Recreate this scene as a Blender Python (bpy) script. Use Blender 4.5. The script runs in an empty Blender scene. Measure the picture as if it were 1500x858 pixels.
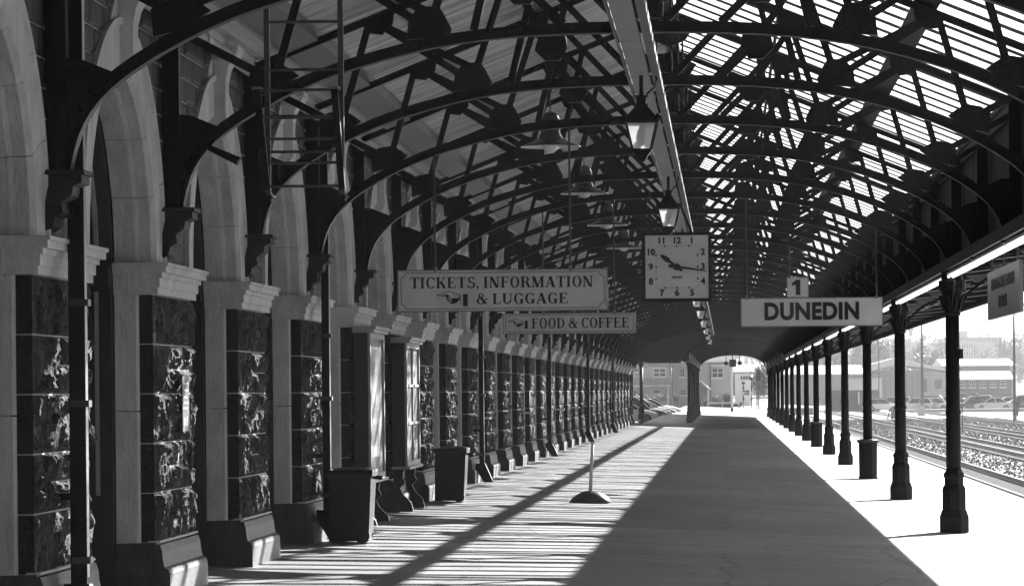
import bpy, math, random
from mathutils import Vector, Matrix, noise
random.seed(7)
R = math.radians
PI = math.pi
SC = bpy.context.scene
COL = SC.collection

# ------------------------------------------------------------------ camera
EYE = 1.75
cd = bpy.data.cameras.new('camera')
cam = bpy.data.objects.new('camera', cd); COL.objects.link(cam)
cd.sensor_width = 36; cd.lens = 120.0
cd.shift_x = -313/1500; cd.shift_y = 142/1500
cd.clip_start = 0.5; cd.clip_end = 9000
cam.matrix_world = Matrix.Translation((0, 0, EYE)) @ Matrix.Rotation(R(90), 4, 'X') @ Matrix.Rotation(R(-0.57), 4, 'Z')
SC.camera = cam

# ------------------------------------------------------------------ light
SUN = Vector((0.40, 1.0, 0.428)).normalized()
EL = math.asin(SUN.z); AZ = math.atan2(SUN.x, SUN.y)
W = bpy.data.worlds.new('World'); SC.world = W; W.use_nodes = True
nt = W.node_tree; nt.nodes.clear()
sky = nt.nodes.new('ShaderNodeTexSky'); sky.sky_type = 'NISHITA'; sky.sun_disc = False
sky.sun_elevation = EL; sky.sun_rotation = AZ; sky.dust_density = 2.5; sky.altitude = 10
bw = nt.nodes.new('ShaderNodeRGBToBW'); bg = nt.nodes.new('ShaderNodeBackground'); wo = nt.nodes.new('ShaderNodeOutputWorld')
nt.links.new(sky.outputs[0], bw.inputs[0]); nt.links.new(bw.outputs[0], bg.inputs[0]); nt.links.new(bg.outputs[0], wo.inputs[0])
bg.inputs[1].default_value = 0.029
sl = bpy.data.lights.new('sun', 'SUN'); sl.energy = 5.0; sl.angle = R(0.36); sl.color = (1, 1, 1)
so = bpy.data.objects.new('sun', sl); COL.objects.link(so)
so.rotation_euler = SUN.to_track_quat('Z', 'Y').to_euler(); so.location = (30, 60, 60)
SC.view_settings.view_transform = 'Standard'; SC.view_settings.look = 'None'
SC.view_settings.exposure = 2.45; SC.view_settings.gamma = 1
SC.cycles.max_bounces = 7; SC.cycles.diffuse_bounces = 4; SC.cycles.transparent_max_bounces = 12
SC.cycles.use_denoising = True
SC.cycles.sample_clamp_indirect = 6

# ------------------------------------------------------------------ materials
def mat(name, c, rough=0.7, metal=0.0, bump=0.0, bs=20, var=0.0, vs=3, stretch=(1, 1, 1), emit=0, spec=0.5, detail=5):
    m = bpy.data.materials.new(name); m.use_nodes = True
    n = m.node_tree; b = n.nodes['Principled BSDF']
    b.inputs['Base Color'].default_value = (c, c, c, 1)
    b.inputs['Roughness'].default_value = rough; b.inputs['Metallic'].default_value = metal
    b.inputs['Specular IOR Level'].default_value = spec
    if emit:
        b.inputs['Emission Color'].default_value = (1, 1, 1, 1); b.inputs['Emission Strength'].default_value = emit
    if bump or var:
        g = n.nodes.new('ShaderNodeNewGeometry'); mp = n.nodes.new('ShaderNodeMapping')
        mp.inputs['Scale'].default_value = stretch
        n.links.new(g.outputs['Position'], mp.inputs[0])
    if var:
        t = n.nodes.new('ShaderNodeTexNoise'); t.inputs['Scale'].default_value = vs; t.inputs['Detail'].default_value = detail
        t.inputs['Roughness'].default_value = 0.65
        n.links.new(mp.outputs[0], t.inputs[0])
        r = n.nodes.new('ShaderNodeMapRange'); r.inputs[1].default_value = 0.3; r.inputs[2].default_value = 0.7
        r.inputs[3].default_value = c*(1-var); r.inputs[4].default_value = c*(1+var)
        n.links.new(t.outputs[0], r.inputs[0]); n.links.new(r.outputs[0], b.inputs['Base Color'])
    if bump:
        t2 = n.nodes.new('ShaderNodeTexNoise'); t2.inputs['Scale'].default_value = bs; t2.inputs['Detail'].default_value = 6
        n.links.new(mp.outputs[0], t2.inputs[0])
        bb = n.nodes.new('ShaderNodeBump'); bb.inputs['Strength'].default_value = min(1, bump); bb.inputs['Distance'].default_value = 0.02*max(1, bump)
        n.links.new(t2.outputs[0], bb.inputs['Height']); n.links.new(bb.outputs[0], b.inputs['Normal'])
    return m
M = {}
M['iron'] = mat('iron', 0.011, 0.55, bump=0.25, bs=40, var=0.3, vs=6, spec=0.3)
M['ironbright'] = mat('iron_worn', 0.06, 0.45, bump=0.2, bs=60, var=0.4, vs=9)
M['steel'] = mat('steel', 0.22, 0.35, 0.6, bump=0.1, bs=60, var=0.3, vs=20)
M['pale'] = mat('limestone', 0.60, 0.85, bump=0.5, bs=40, var=0.26, vs=4, stretch=(1, 1, .45), detail=8)
M['basalt'] = mat('basalt', 0.020, 0.7, bump=0.6, bs=30, var=0.45, vs=12)
M['rough'] = mat('rough_basalt', 0.085, 0.85, bump=1.6, bs=70, var=0.5, vs=22, stretch=(1, 1, 0.7), spec=.25, detail=9)
M['plinth'] = mat('plinth_stone', 0.06, 0.6, bump=0.4, bs=50, var=0.45, vs=9, stretch=(1, 1, .5), detail=8)
M['mortar'] = mat('mortar', 0.6, 0.9)
M['timber'] = mat('dark_timber', 0.03, 0.5, bump=0.2, bs=10, var=0.3, vs=4, stretch=(1, 1, 0.2))
M['palewood'] = mat('pale_wood', 0.35, 0.6, bump=0.2, bs=20, var=0.2, vs=5)
M['sheet'] = mat('roof_sheet', 0.55, 0.55, var=0.65, vs=1.6, stretch=(0.35, 5.0, 0.35), bump=0.2, bs=12, detail=8)
M['board'] = mat('roof_board', 0.035, 0.7, bump=0.4, bs=14, var=0.5, vs=5, stretch=(1, 1, 0.15))
M['cornice'] = mat('cornice_paint', 0.5, 0.6, var=0.12, vs=6)
M['sign'] = mat('sign_paint', 0.70, 0.5, var=0.16, vs=3, detail=8)
M['signw'] = mat('sign_white', 0.82, 0.45, var=0.07, vs=3, detail=8)
M['black'] = mat('black_paint', 0.012, 0.5)
M['bin'] = mat('bin_plastic', 0.011, 0.38, var=0.3, vs=5, bump=0.1, bs=8)
M['white'] = mat('white_paint', 0.75, 0.5, var=0.06, vs=5)
M['enamel'] = mat('enamel_dark', 0.05, 0.22)
M['enamelw'] = mat('enamel_white', 0.6, 0.35)
M['bulb'] = mat('opal_glass', 0.75, 0.25)
M['tube'] = mat('fluorescent_tube', 0.8, 0.4, emit=0.55)
M['grey'] = mat('mid_grey_paint', 0.24, 0.6, var=0.1, vs=2)
M['dgrey'] = mat('dark_grey_paint', 0.09, 0.6, var=0.15, vs=2)
M['rubber'] = mat('rubber', 0.02, 0.7)
M['roofw'] = mat('pale_roofing', 0.7, 0.5, var=0.1, vs=0.4, stretch=(1, 4, 1))
M['wallg'] = mat('rendered_wall', 0.42, 0.9, var=0.08, vs=0.7)
M['brick'] = mat('far_brick', 0.13, 0.9, var=0.15, vs=1.5)
M['leaf'] = mat('foliage', 0.075, 0.6, var=0.45, vs=0.9)
M['leafl'] = mat('foliage_pale', 0.12, 0.55, var=0.5, vs=1.2)
M['bark'] = mat('bark', 0.06, 0.9)
M['sleeper'] = mat('sleeper', 0.07, 0.9, bump=0.5, bs=20, var=0.3, vs=5)
M['railtop'] = mat('rail_steel', 0.06, 0.45, 0.4, var=0.3, vs=3)
M['carw'] = mat('car_white', 0.7, 0.2); M['cars'] = mat('car_silver', 0.35, 0.25, 0.3); M['card'] = mat('car_dark', 0.04, 0.18); M['carm'] = mat('car_mid', 0.14, 0.2)
M['carglass'] = mat('car_glass', 0.02, 0.06)
M['hillm'] = mat('hill_bush', 0.06, 0.9, var=0.6, vs=0.05, bump=1, bs=0.2)

def glassmat(name, tr, gl=0.06, rough=0.1):
    m = bpy.data.materials.new(name); m.use_nodes = True; n = m.node_tree; n.nodes.clear()
    o = n.nodes.new('ShaderNodeOutputMaterial'); t = n.nodes.new('ShaderNodeBsdfTransparent'); g = n.nodes.new('ShaderNodeBsdfGlossy'); x = n.nodes.new('ShaderNodeMixShader')
    geo = n.nodes.new('ShaderNodeNewGeometry'); ns = n.nodes.new('ShaderNodeTexNoise'); ns.inputs['Scale'].default_value = 2.2; ns.inputs['Detail'].default_value = 5
    mr = n.nodes.new('ShaderNodeMapRange'); mr.inputs[1].default_value = .3; mr.inputs[2].default_value = .7; mr.inputs[3].default_value = tr*.82; mr.inputs[4].default_value = min(1, tr*1.15)
    n.links.new(geo.outputs['Position'], ns.inputs[0]); n.links.new(ns.outputs[0], mr.inputs[0]); n.links.new(mr.outputs[0], t.inputs[0])
    g.inputs[1].default_value = rough; x.inputs[0].default_value = gl
    n.links.new(t.outputs[0], x.inputs[1]); n.links.new(g.outputs[0], x.inputs[2]); n.links.new(x.outputs[0], o.inputs[0])
    return m
M['skyglass'] = glassmat('roof_glass', 0.93, 0.03, 0.25)
def opal():
    m = bpy.data.materials.new('frosted_glass'); m.use_nodes = True; n = m.node_tree; n.nodes.clear()
    o = n.nodes.new('ShaderNodeOutputMaterial'); t = n.nodes.new('ShaderNodeBsdfTransparent'); g = n.nodes.new('ShaderNodeBsdfTranslucent'); d = n.nodes.new('ShaderNodeBsdfDiffuse'); x = n.nodes.new('ShaderNodeMixShader'); y = n.nodes.new('ShaderNodeMixShader')
    g.inputs[0].default_value = (.95, .95, .95, 1); d.inputs[0].default_value = (.8, .8, .8, 1); x.inputs[0].default_value = .3; y.inputs[0].default_value = .65
    n.links.new(g.outputs[0], x.inputs[1]); n.links.new(d.outputs[0], x.inputs[2]); n.links.new(t.outputs[0], y.inputs[1]); n.links.new(x.outputs[0], y.inputs[2]); n.links.new(y.outputs[0], o.inputs[0]); return m
M['frost'] = opal()
M['glass'] = glassmat('clear_glass', 0.85, 0.12, 0.03)
M['darkglass'] = mat('window_glass', 0.015, 0.05)

# case glass: reflects bright platform
def floor_material():
    m = bpy.data.materials.new('platform_asphalt'); m.use_nodes = True; n = m.node_tree; b = n.nodes['Principled BSDF']; L = n.links.new
    g = n.nodes.new('ShaderNodeNewGeometry')
    def ns(scale, st, det=6, rough=.6):
        mp = n.nodes.new('ShaderNodeMapping'); mp.inputs['Scale'].default_value = st; L(g.outputs['Position'], mp.inputs[0])
        t = n.nodes.new('ShaderNodeTexNoise'); t.inputs['Scale'].default_value = scale; t.inputs['Detail'].default_value = det; t.inputs['Roughness'].default_value = rough
        L(mp.outputs[0], t.inputs[0]); return t.outputs[0]
    def rng(i, a, b_, c, d):
        r = n.nodes.new('ShaderNodeMapRange'); r.inputs[1].default_value = a; r.inputs[2].default_value = b_; r.inputs[3].default_value = c; r.inputs[4].default_value = d
        L(i, r.inputs[0]); return r.outputs[0]
    def mth(op, a, b_=None):
        k = n.nodes.new('ShaderNodeMath'); k.operation = op
        for i, v in enumerate((a, b_)):
            if v is None: continue
            if isinstance(v, (int, float)): k.inputs[i].default_value = v
            else: L(v, k.inputs[i])
        return k.outputs[0]
    big = rng(ns(0.5, (1, .35, 1)), .3, .7, .72, 1.28)
    streak = rng(ns(1.0, (0.5, 2.2, 1), 4), .3, .7, .8, 1.2)
    fine = rng(ns(60, (1, 1, 1), 3), .3, .7, .82, 1.18)
    sx = n.nodes.new('ShaderNodeSeparateXYZ'); L(g.outputs['Position'], sx.inputs[0])
    wob = rng(ns(0.8, (1, 1, 1), 8), 0, 1, -.35, .35)
    d1 = mth('ABSOLUTE', mth('SUBTRACT', mth('ADD', sx.outputs[0], wob), 0.42))
    c1 = rng(d1, 0.002, 0.014, .55, 1.0)
    # cross joints every 9 m
    fy = mth('ABSOLUTE', mth('SUBTRACT', mth('FRACT', mth('DIVIDE', mth('ADD', sx.outputs[1], mth('MULTIPLY', wob, .4)), 9.2)), .5))
    c2 = rng(fy, 0.0012, 0.004, .55, 1.0)
    vor = n.nodes.new('ShaderNodeTexVoronoi'); vor.feature = 'DISTANCE_TO_EDGE'; vor.inputs['Scale'].default_value = .22
    mp = n.nodes.new('ShaderNodeMapping'); L(g.outputs['Position'], mp.inputs[0])
    ad = n.nodes.new('ShaderNodeVectorMath'); ad.operation = 'ADD'; L(mp.outputs[0], ad.inputs[0])
    cb = n.nodes.new('ShaderNodeCombineXYZ'); L(wob, cb.inputs[0]); L(wob, cb.inputs[1]); L(cb.outputs[0], ad.inputs[1]); L(ad.outputs[0], vor.inputs[0])
    c3 = mth('MULTIPLY', rng(vor.outputs[0], .0015, .006, .6, 1), rng(ns(1.6, (1.2, .6, 1), 9, .75), .56, .66, 1, .72))
    vs = n.nodes.new('ShaderNodeTexVoronoi'); vs.inputs['Scale'].default_value = 2.6; L(g.outputs['Position'], vs.inputs[0])
    gum = rng(vs.outputs['Distance'], .03, .06, .6, 1.0)
    pv = n.nodes.new('ShaderNodeTexBrick'); pv.inputs['Scale'].default_value = .16; pv.inputs['Mortar Size'].default_value = .004; pv.inputs['Color1'].default_value = (.72, .72, .72, 1); pv.inputs['Color2'].default_value = (1.1, 1.1, 1.1, 1); pv.inputs['Mortar'].default_value = (.5, .5, .5, 1); pv.inputs['Brick Width'].default_value = .7; pv.inputs['Row Height'].default_value = .9; L(ad.outputs[0], pv.inputs[0])
    v = mth('MULTIPLY', mth('MULTIPLY', mth('MULTIPLY', mth('MULTIPLY', mth('MULTIPLY', big, streak), mth('MULTIPLY', fine, c1)), mth('MULTIPLY', c2, c3)), gum), pv.outputs[0])
    right = rng(mth('ADD', sx.outputs[0], mth('MULTIPLY', wob, .05)), 1.0, 3.0, .175, .32)  # brightness of the sunlit strip put into the colour, paler towards the tracks
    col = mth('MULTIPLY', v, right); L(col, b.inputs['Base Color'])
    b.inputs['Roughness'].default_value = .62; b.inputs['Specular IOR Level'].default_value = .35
    bb = n.nodes.new('ShaderNodeBump'); bb.inputs['Strength'].default_value = .5; bb.inputs['Distance'].default_value = .006
    L(ns(45, (1, 1, 1), 5), bb.inputs['Height']); L(bb.outputs[0], b.inputs['Normal'])
    return m
M['floor'] = floor_material()
def ballast_material():
    m = bpy.data.materials.new('ballast_ground'); m.use_nodes = True; n = m.node_tree; b = n.nodes['Principled BSDF']; L = n.links.new
    g = n.nodes.new('ShaderNodeNewGeometry'); v = n.nodes.new('ShaderNodeTexVoronoi'); v.inputs['Scale'].default_value = 2.2
    t = n.nodes.new('ShaderNodeTexNoise'); t.inputs['Scale'].default_value = .4; t.inputs['Detail'].default_value = 8; t.inputs['Roughness'].default_value = .8
    L(g.outputs['Position'], v.inputs[0]); L(g.outputs['Position'], t.inputs[0])
    bwn = n.nodes.new('ShaderNodeRGBToBW'); L(v.outputs['Color'], bwn.inputs[0])
    k = n.nodes.new('ShaderNodeMath'); k.operation = 'MULTIPLY'; L(bwn.outputs[0], k.inputs[0])
    r = n.nodes.new('ShaderNodeMapRange'); r.inputs[1].default_value = .3; r.inputs[2].default_value = .7; r.inputs[3].default_value = .10; r.inputs[4].default_value = .42
    L(t.outputs[0], r.inputs[0]); L(r.outputs[0], k.inputs[1]); L(k.outputs[0], b.inputs['Base Color']); b.inputs['Roughness'].default_value = .9
    bb = n.nodes.new('ShaderNodeBump'); bb.inputs['Strength'].default_value = 1; bb.inputs['Distance'].default_value = .12
    L(v.outputs['Distance'], bb.inputs['Height']); L(bb.outputs[0], b.inputs['Normal'])
    return m
M['ballast'] = ballast_material()

# ------------------------------------------------------------------ mesh helpers
class MB:
    def __init__(s): s.v = []; s.f = []
    def box(s, x0, x1, y0, y1, z0, z1):
        b = len(s.v)
        s.v += [(x, y, z) for z in (z0, z1) for (x, y) in ((x0, y0), (x1, y0), (x1, y1), (x0, y1))]
        s.f += [(b, b+3, b+2, b+1), (b+4, b+5, b+6, b+7)] + [(b+i, b+(i+1) % 4, b+4+(i+1) % 4, b+4+i) for i in range(4)]
        return s
    def prism(s, poly, axis, a0, a1, inset=0):
        # poly: list of 2d points; axis 'x': poly=(y,z); 'y': poly=(x,z); 'z': poly=(x,y)
        b = len(s.v); n = len(poly)
        for a in (a0, a1):
            for (p, q) in poly:
                s.v.append((a, p, q) if axis == 'x' else (p, a, q) if axis == 'y' else (p, q, a))
        s.f += [tuple(range(b+n-1, b-1, -1)), tuple(range(b+n, b+2*n))] + [(b+i, b+(i+1) % n, b+n+(i+1) % n, b+n+i) for i in range(n)]
        return s
    def bar(s, p0, p1, w, h, up=(0, 0, 1)):
        p0 = Vector(p0); p1 = Vector(p1); d = (p1-p0).normalized(); u = Vector(up)
        sd = d.cross(u)
        if sd.length < 1e-3: sd = d.cross(Vector((0, 1, 0)))
        sd.normalize(); u = sd.cross(d); b = len(s.v)
        for p in (p0, p1):
            for (a, c) in ((-1, -1), (1, -1), (1, 1), (-1, 1)): s.v.append(tuple(p+sd*(a*w/2)+u*(c*h/2)))
        s.f += [(b, b+3, b+2, b+1), (b+4, b+5, b+6, b+7)] + [(b+i, b+(i+1) % 4, b+4+(i+1) % 4, b+4+i) for i in range(4)]
        return s
    def tube(s, pts, r, n=8, cap=True):
        pts = [Vector(p) for p in pts]; rings = []
        for i, p in enumerate(pts):
            d = (pts[min(i+1, len(pts)-1)]-pts[max(i-1, 0)]).normalized()
            a = d.cross(Vector((0, 0, 1)));
            if a.length < 1e-3: a = d.cross(Vector((0, 1, 0)))
            a.normalize(); c = a.cross(d); rr = r[i] if isinstance(r, (list, tuple)) else r
            rings.append(len(s.v))
            for k in range(n):
                t = 2*PI*k/n; s.v.append(tuple(p+a*math.cos(t)*rr+c*math.sin(t)*rr))
        for i in range(len(rings)-1):
            for k in range(n): s.f.append((rings[i]+k, rings[i]+(k+1) % n, rings[i+1]+(k+1) % n, rings[i+1]+k))
        if cap: s.f.append(tuple(rings[0]+k for k in range(n-1, -1, -1))); s.f.append(tuple(rings[-1]+k for k in range(n)))
        return s
    def lathe(s, prof, c=(0, 0, 0), n=16, a0=0.0, cap=True):
        rings = []
        for (r, z) in prof:
            rings.append(len(s.v))
            for k in range(n):
                t = a0+2*PI*k/n; s.v.append((c[0]+math.cos(t)*r, c[1]+math.sin(t)*r, c[2]+z))
        for i in range(len(rings)-1):
            for k in range(n): s.f.append((rings[i]+k, rings[i]+(k+1) % n, rings[i+1]+(k+1) % n, rings[i+1]+k))
        if cap: s.f.append(tuple(rings[0]+k for k in range(n-1, -1, -1))); s.f.append(tuple(rings[-1]+k for k in range(n)))
        return s
    def quad(s, *p):
        b = len(s.v); s.v += [tuple(q) for q in p]; s.f.append(tuple(range(b, b+len(p)))); return s
    def mesh(s, name, m, smooth=False, bevel=0):
        me = bpy.data.meshes.new(name); me.from_pydata(s.v, [], s.f); me.update()
        if m is not None: me.materials.append(M[m] if isinstance(m, str) else m)
        if smooth: me.polygons.foreach_set('use_smooth', [True]*len(me.polygons))
        return me
    def build(s, name, m, parent=None, loc=None, smooth=False, kind=None, label=None):
        return link(name, s.mesh(name, m, smooth), parent, loc, kind, label)
def link(name, me, parent=None, loc=None, kind=None, label=None, rotz=0):
    o = bpy.data.objects.new(name, me); COL.objects.link(o)
    if parent is not None: o.parent = parent
    if loc is not None: o.location = loc
    if rotz: o.rotation_euler = (0, 0, rotz)
    if kind: o['kind'] = kind
    if label: o['label'] = label
    return o
def tag(o, label, cat, group=None):
    o['label'] = label; o['category'] = cat
    if group: o['group'] = group
    return o
def thing(name, label, cat, loc=(0, 0, 0), rotz=0, group=None):
    o = bpy.data.objects.new(name, None); COL.objects.link(o); o.empty_display_size = .3
    o.location = loc; o.rotation_euler = (0, 0, rotz)
    return tag(o, label, cat, group)
def struct(name, mb, m): return mb.build(name, m, kind='structure')
CH = {}
def reg(o):
    CH.setdefault(o.parent, []).append(o); return o
def kids(o): return [c for c in COL.objects if c.parent == o]
def copy_tree(o, parent=None, loc=None, _m=None):
    if _m is None:
        _m = {}
        for c in COL.objects:
            if c.parent: _m.setdefault(c.parent.name, []).append(c)
    c = o.copy(); COL.objects.link(c)
    if parent is not None: c.parent = parent
    if loc is not None: c.location = loc
    for ch in _m.get(o.name, []): copy_tree(ch, c, None, _m)
    return c
def sl(px, Y): return (px-1063)/5000*Y          # photograph column -> metres across at distance Y
ORD = ['first', 'second', 'third', 'fourth', 'fifth', 'sixth', 'seventh', 'eighth', 'ninth', 'tenth', 'eleventh', 'twelfth', 'thirteenth', 'fourteenth', 'fifteenth', 'sixteenth', 'seventeenth', 'eighteenth', 'nineteenth', 'twentieth']
E = EYE
BAY = 4.1667; T0 = 20.17
def T(k): return T0+BAY*k
K0, K1 = -6, 31            # trusses
YN, YF = T(K0)-.5, 151.0   # main roof
XC = 2.75
def fz(x): return -.05*(x-XC)

# ------------------------------------------------------------------ setting: ground
g = MB(); g.quad((-600, -60, -.9), (900, -60, -.9), (900, 6000, -.9), (-600, 6000, -.9)); struct('ballast_ground', g, 'ballast')
g = MB()
g.prism([(-9, fz(-9)), (4.62, fz(4.62)), (4.62, -.9), (-9, -.9)], 'y', YN-4, 148.5)
g.prism([(-3.7, fz(-3.7)), (4.62, fz(4.62)), (4.62, -.9), (-3.7, -.9)], 'y', 148.5, 313)
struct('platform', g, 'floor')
ed = MB(); y = YN-4
ed.prism([(4.624, fz(4.624)+.006), (4.93, fz(4.93)+.006), (4.93, -.10-.12), (4.624, -.22)], 'y', YN-4, 313)
ed.prism([(4.624, -.224), (4.80, -.224), (4.80, -.9), (4.624, -.9)], 'y', YN-4, 313)
struct('platform_edge', ed, mat('edge_coping', .36, .8, var=.15, vs=3))
g = MB(); g.box(-60, -3.74, 148.6, 352, -.9, -.2); struct('forecourt', g, mat('forecourt_asphalt', .16, .9, var=.2, vs=1))
g = MB(); g.box(-60, 9, 352, 420, -.9, -.15); struct('street_pavement', g, mat('pavement', .3, .9, var=.2, vs=1))
g = MB(); g.box(19.5, 140, 372, 470, -.9, -.82); struct('car_park', g, mat('car_park_asphalt', .22, .9, var=.2, vs=.5))
g = MB(); g.box(19.5, 140, 369.5, 372, -.9, -.55); g.box(17.0, 19.5, 352, 470, -.9, -.84); struct('kerb', g, mat('kerb_concrete', .6, .9))
# hill
def hill():
    g = MB(); nx, ny = 60, 24
    for j in range(ny+1):
        for i in range(nx+1):
            x = -300+1400*i/nx; y = 1000+1400*j/ny
            base = 46*math.sin(min(1, j/ny*1.6)*PI/2)*(0.55+.45*noise.noise(Vector((x/260, y/500, 3))))
            side = 1/(1+math.exp(-(x+30)/60))
            z = -1+(base+6*noise.noise(Vector((x/60, y/80, 1))))*side*min(1, j/4) - (x > 260)*0
            g.v.append((x, y, z*(.42 if x < 150 else .42)))
    for j in range(ny):
        for i in range(nx):
            a = j*(nx+1)+i; g.f.append((a, a+1, a+nx+2, a+nx+1))
    o = struct('hill', g, 'hillm')
hill()

# ------------------------------------------------------------------ roof trusses
XM = -0.57
AT = [(0, 2.555), (.9, 2.535), (1.5, 2.46), (2.07, 2.31), (2.45, 2.17), (2.74, 2.02), (2.97, 1.875), (3.11, 1.745), (3.2, 1.615), (3.26, 1.46), (3.29, 1.26)]
def arch(d):
    d = abs(d)
    for (a, b) in zip(AT, AT[1:]):
        if d <= b[0]: return a[1]+(b[1]-a[1])*(d-a[0])/(b[0]-a[0])
    return 1.26
def roofz(d): return 4.16-.4*abs(d)
def rivet(g, x, y, z, r=.012):
    b = len(g.v); n = 5
    for k in range(n): t = 2*PI*k/n; g.v.append((x+math.cos(t)*r, y, z+math.sin(t)*r))
    g.v.append((x, y-.012, z))
    for k in range(n): g.f.append((b+k, b+(k+1) % n, b+n))
def chord_mesh():
    g = MB(); pts = [(-d, z) for d, z in AT[::-1]]+[(d, z) for d, z in AT[1:-2]]+[(3.265, 1.42)]
    # refine
    P = []
    for a, b in zip(pts, pts[1:]):
        n = 3 if abs(b[0]-a[0]) > .3 else 2
        for i in range(n): P.append((a[0]+(b[0]-a[0])*i/n, a[1]+(b[1]-a[1])*i/n))
    P.append(pts[-1])
    for _ in range(2):
        P = [P[0]]+[((P[i-1][0]+2*P[i][0]+P[i+1][0])/4, (P[i-1][1]+2*P[i][1]+P[i+1][1])/4) for i in range(1, len(P)-1)]+[P[-1]]
    def off(i, t):
        a = P[max(0, i-1)]; b = P[min(len(P)-1, i+1)]; dx, dz = b[0]-a[0], b[1]-a[1]; l = math.hypot(dx, dz)
        return (P[i][0]-dz/l*t, P[i][1]+dx/l*t)
    def strip(t0, t1, hw):
        b = len(g.v)
        for i in range(len(P)):
            for t in (t0, t1):
                x, z = off(i, t)
                for yy in (-hw, hw): g.v.append((x, yy, z+E))
        for i in range(len(P)-1):
            a = b+4*i; c = a+4
            g.f += [(a, c, c+1, a+1), (a+2, a+3, c+3, c+2), (a, a+2, c+2, c), (a+1, c+1, c+3, a+3)]
    strip(.012, .082, .018); strip(0, .012, .055)
    for i in range(0, len(P), 3):
        x, z = off(i, .05); rivet(g, x, -.018, z+E, .009)
    return g
def plate(poly, hw=.026, sc=.86):
    cx = sum(p[0] for p in poly)/len(poly); cz = sum(p[1] for p in poly)/len(poly)
    poly = [(cx+(x-cx)*sc, cz+(z-cz)*sc) for x, z in poly]
    g = MB(); g.prism([(x, z+E) for x, z in poly], 'y', -hw, hw)
    for i, (x, z) in enumerate(poly): rivet(g, cx+(x-cx)*.7, -hw, cz+(z-cz)*.7+E)
    return g
def mirror(poly): return [(-x, z) for x, z in poly][::-1]
def web(a, b, w=.058):
    return MB().bar((a[0], 0, a[1]+E), (b[0], 0, b[1]+E), .03, w, up=(0, 0.0001, 1) if abs(a[0]-b[0]) > .01 else (1, 0, 0))
TRM = []   # (name, mesh)
TRM.append(('lower_chord', chord_mesh().mesh('lower_chord', 'iron')))
for s in (-1, 1):
    g = MB(); g.prism([(0, roofz(0)-.08+E), (s*3.44, roofz(3.44)-.08+E), (s*3.44, roofz(3.44)-.13+E), (0, roofz(0)-.13+E)][::s], 'y', -.02, .02)
    g.prism([(0, roofz(0)-.067+E), (s*3.44, roofz(3.44)-.067+E), (s*3.44, roofz(3.44)-.08+E), (0, roofz(0)-.08+E)][::s], 'y', -.045, .045)
    TRM.append(('rafter', g.mesh('rafter', 'iron')))
    g = MB(); g.box(*sorted((s*3.30, s*3.42)), -.05, .05, (1.30 if s < 0 else 1.535)+E, 2.70+E); TRM.append(('wall_post', g.mesh('wall_post', 'iron')))
    def S(poly): return poly if s > 0 else mirror(poly)
    TRM.append(('spandrel_plate', plate(S([(3.31, 1.42 if s < 0 else 1.54), (3.31, 2.0), (3.22, 1.99), (3.0, 1.9), (3.14, 1.82), (3.23, 1.66), (3.28, 1.5)]), .022, 1).mesh('spandrel_plate', 'iron')))
    E1 = (2.62, 2.2); L1 = (1.53, 2.6); R1 = (2.33, 3.1); G1 = (.85, 2.88); R2 = (1.25, 3.56); RT = (0, 3.98)
    gus = [
        [(2.84, 2.06), (2.86, 2.28), (2.76, 2.37), (2.58, 2.40), (2.46, 2.33), (2.38, 2.27), (2.6, 2.13)],
        [(1.70, 2.50), (1.68, 2.66), (1.60, 2.76), (1.44, 2.76), (1.40, 2.70), (1.34, 2.58), (1.36, 2.53)],
        [(2.50, 3.10), (2.42, 2.98), (2.26, 2.96), (2.14, 3.08), (2.12, 3.24)],
        [(1.02, 2.84), (.92, 2.74), (.78, 2.74), (.70, 2.86), (.72, 2.98), (.84, 3.04), (.98, 2.98)],
        [(1.42, 3.52), (1.36, 3.40), (1.22, 3.36), (1.08, 3.46), (1.04, 3.66)],
    ]
    for gi, p in enumerate(gus): TRM.append(('gusset_plate', plate(S(p), sc=(.74, .9, .74, .86, .8)[gi]).mesh('gusset_plate', 'iron')))
    webs = [((2.66, 2.25), (3.36, 2.62)), ((2.6, 2.3), (2.38, 3.08)), (L1, R1), ((1.5, 2.65), (1.22, 3.5)), ((1.2, 2.58), (.93, 3.70)),
            ((.85, 2.9), (1.25, 3.5)), ((.16, 2.63), (1.10, 3.62)), ((.80, 2.85), (.56, 2.62)), (R1, (1.5, 2.7))]
    for a, b in webs:
        a2 = (s*a[0], a[1]); b2 = (s*b[0], b[1]); TRM.append(('strut', web(a2, b2).mesh('strut', 'iron')))
    TRM.append(('king_post', web((s*.14, 2.64), (s*.14, 4.0), .02).mesh('king_post', 'iron')))
TRM.append(('ridge_plate', plate([(-.3, 3.92), (0, 4.06), (.3, 3.92), (.2, 3.76), (0, 3.68), (-.2, 3.76)]).mesh('ridge_plate', 'iron')))
TRM.append(('crown_plate', plate([(-.17, 2.64), (-.14, 2.82), (.14, 2.82), (.17, 2.64)]).mesh('crown_plate', 'iron')))
# corbel on the wall side
g = MB()
cp = [(-3.43, 1.30), (-3.20, 1.30), (-3.20, 1.255), (-3.25, 1.235), (-3.26, 1.18), (-3.32, 1.14), (-3.31, 1.08), (-3.36, 1.05), (-3.37, 1.0), (-3.40, .98), (-3.43, .97)]
g.prism([(x, z+E) for x, z in cp][::-1], 'y', -.13, .13); g.box(-3.43, -3.18, -.16, .16, 1.302+E, 1.33+E)
TRM.append(('corbel', g.mesh('corbel', 'basalt')))
# foot block over the column beam
g = MB(); g.box(3.22, 3.42, -.05, .05, 1.38+E, 1.402+E); TRM.append(('foot_block', g.mesh('foot_block', 'iron')))

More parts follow.
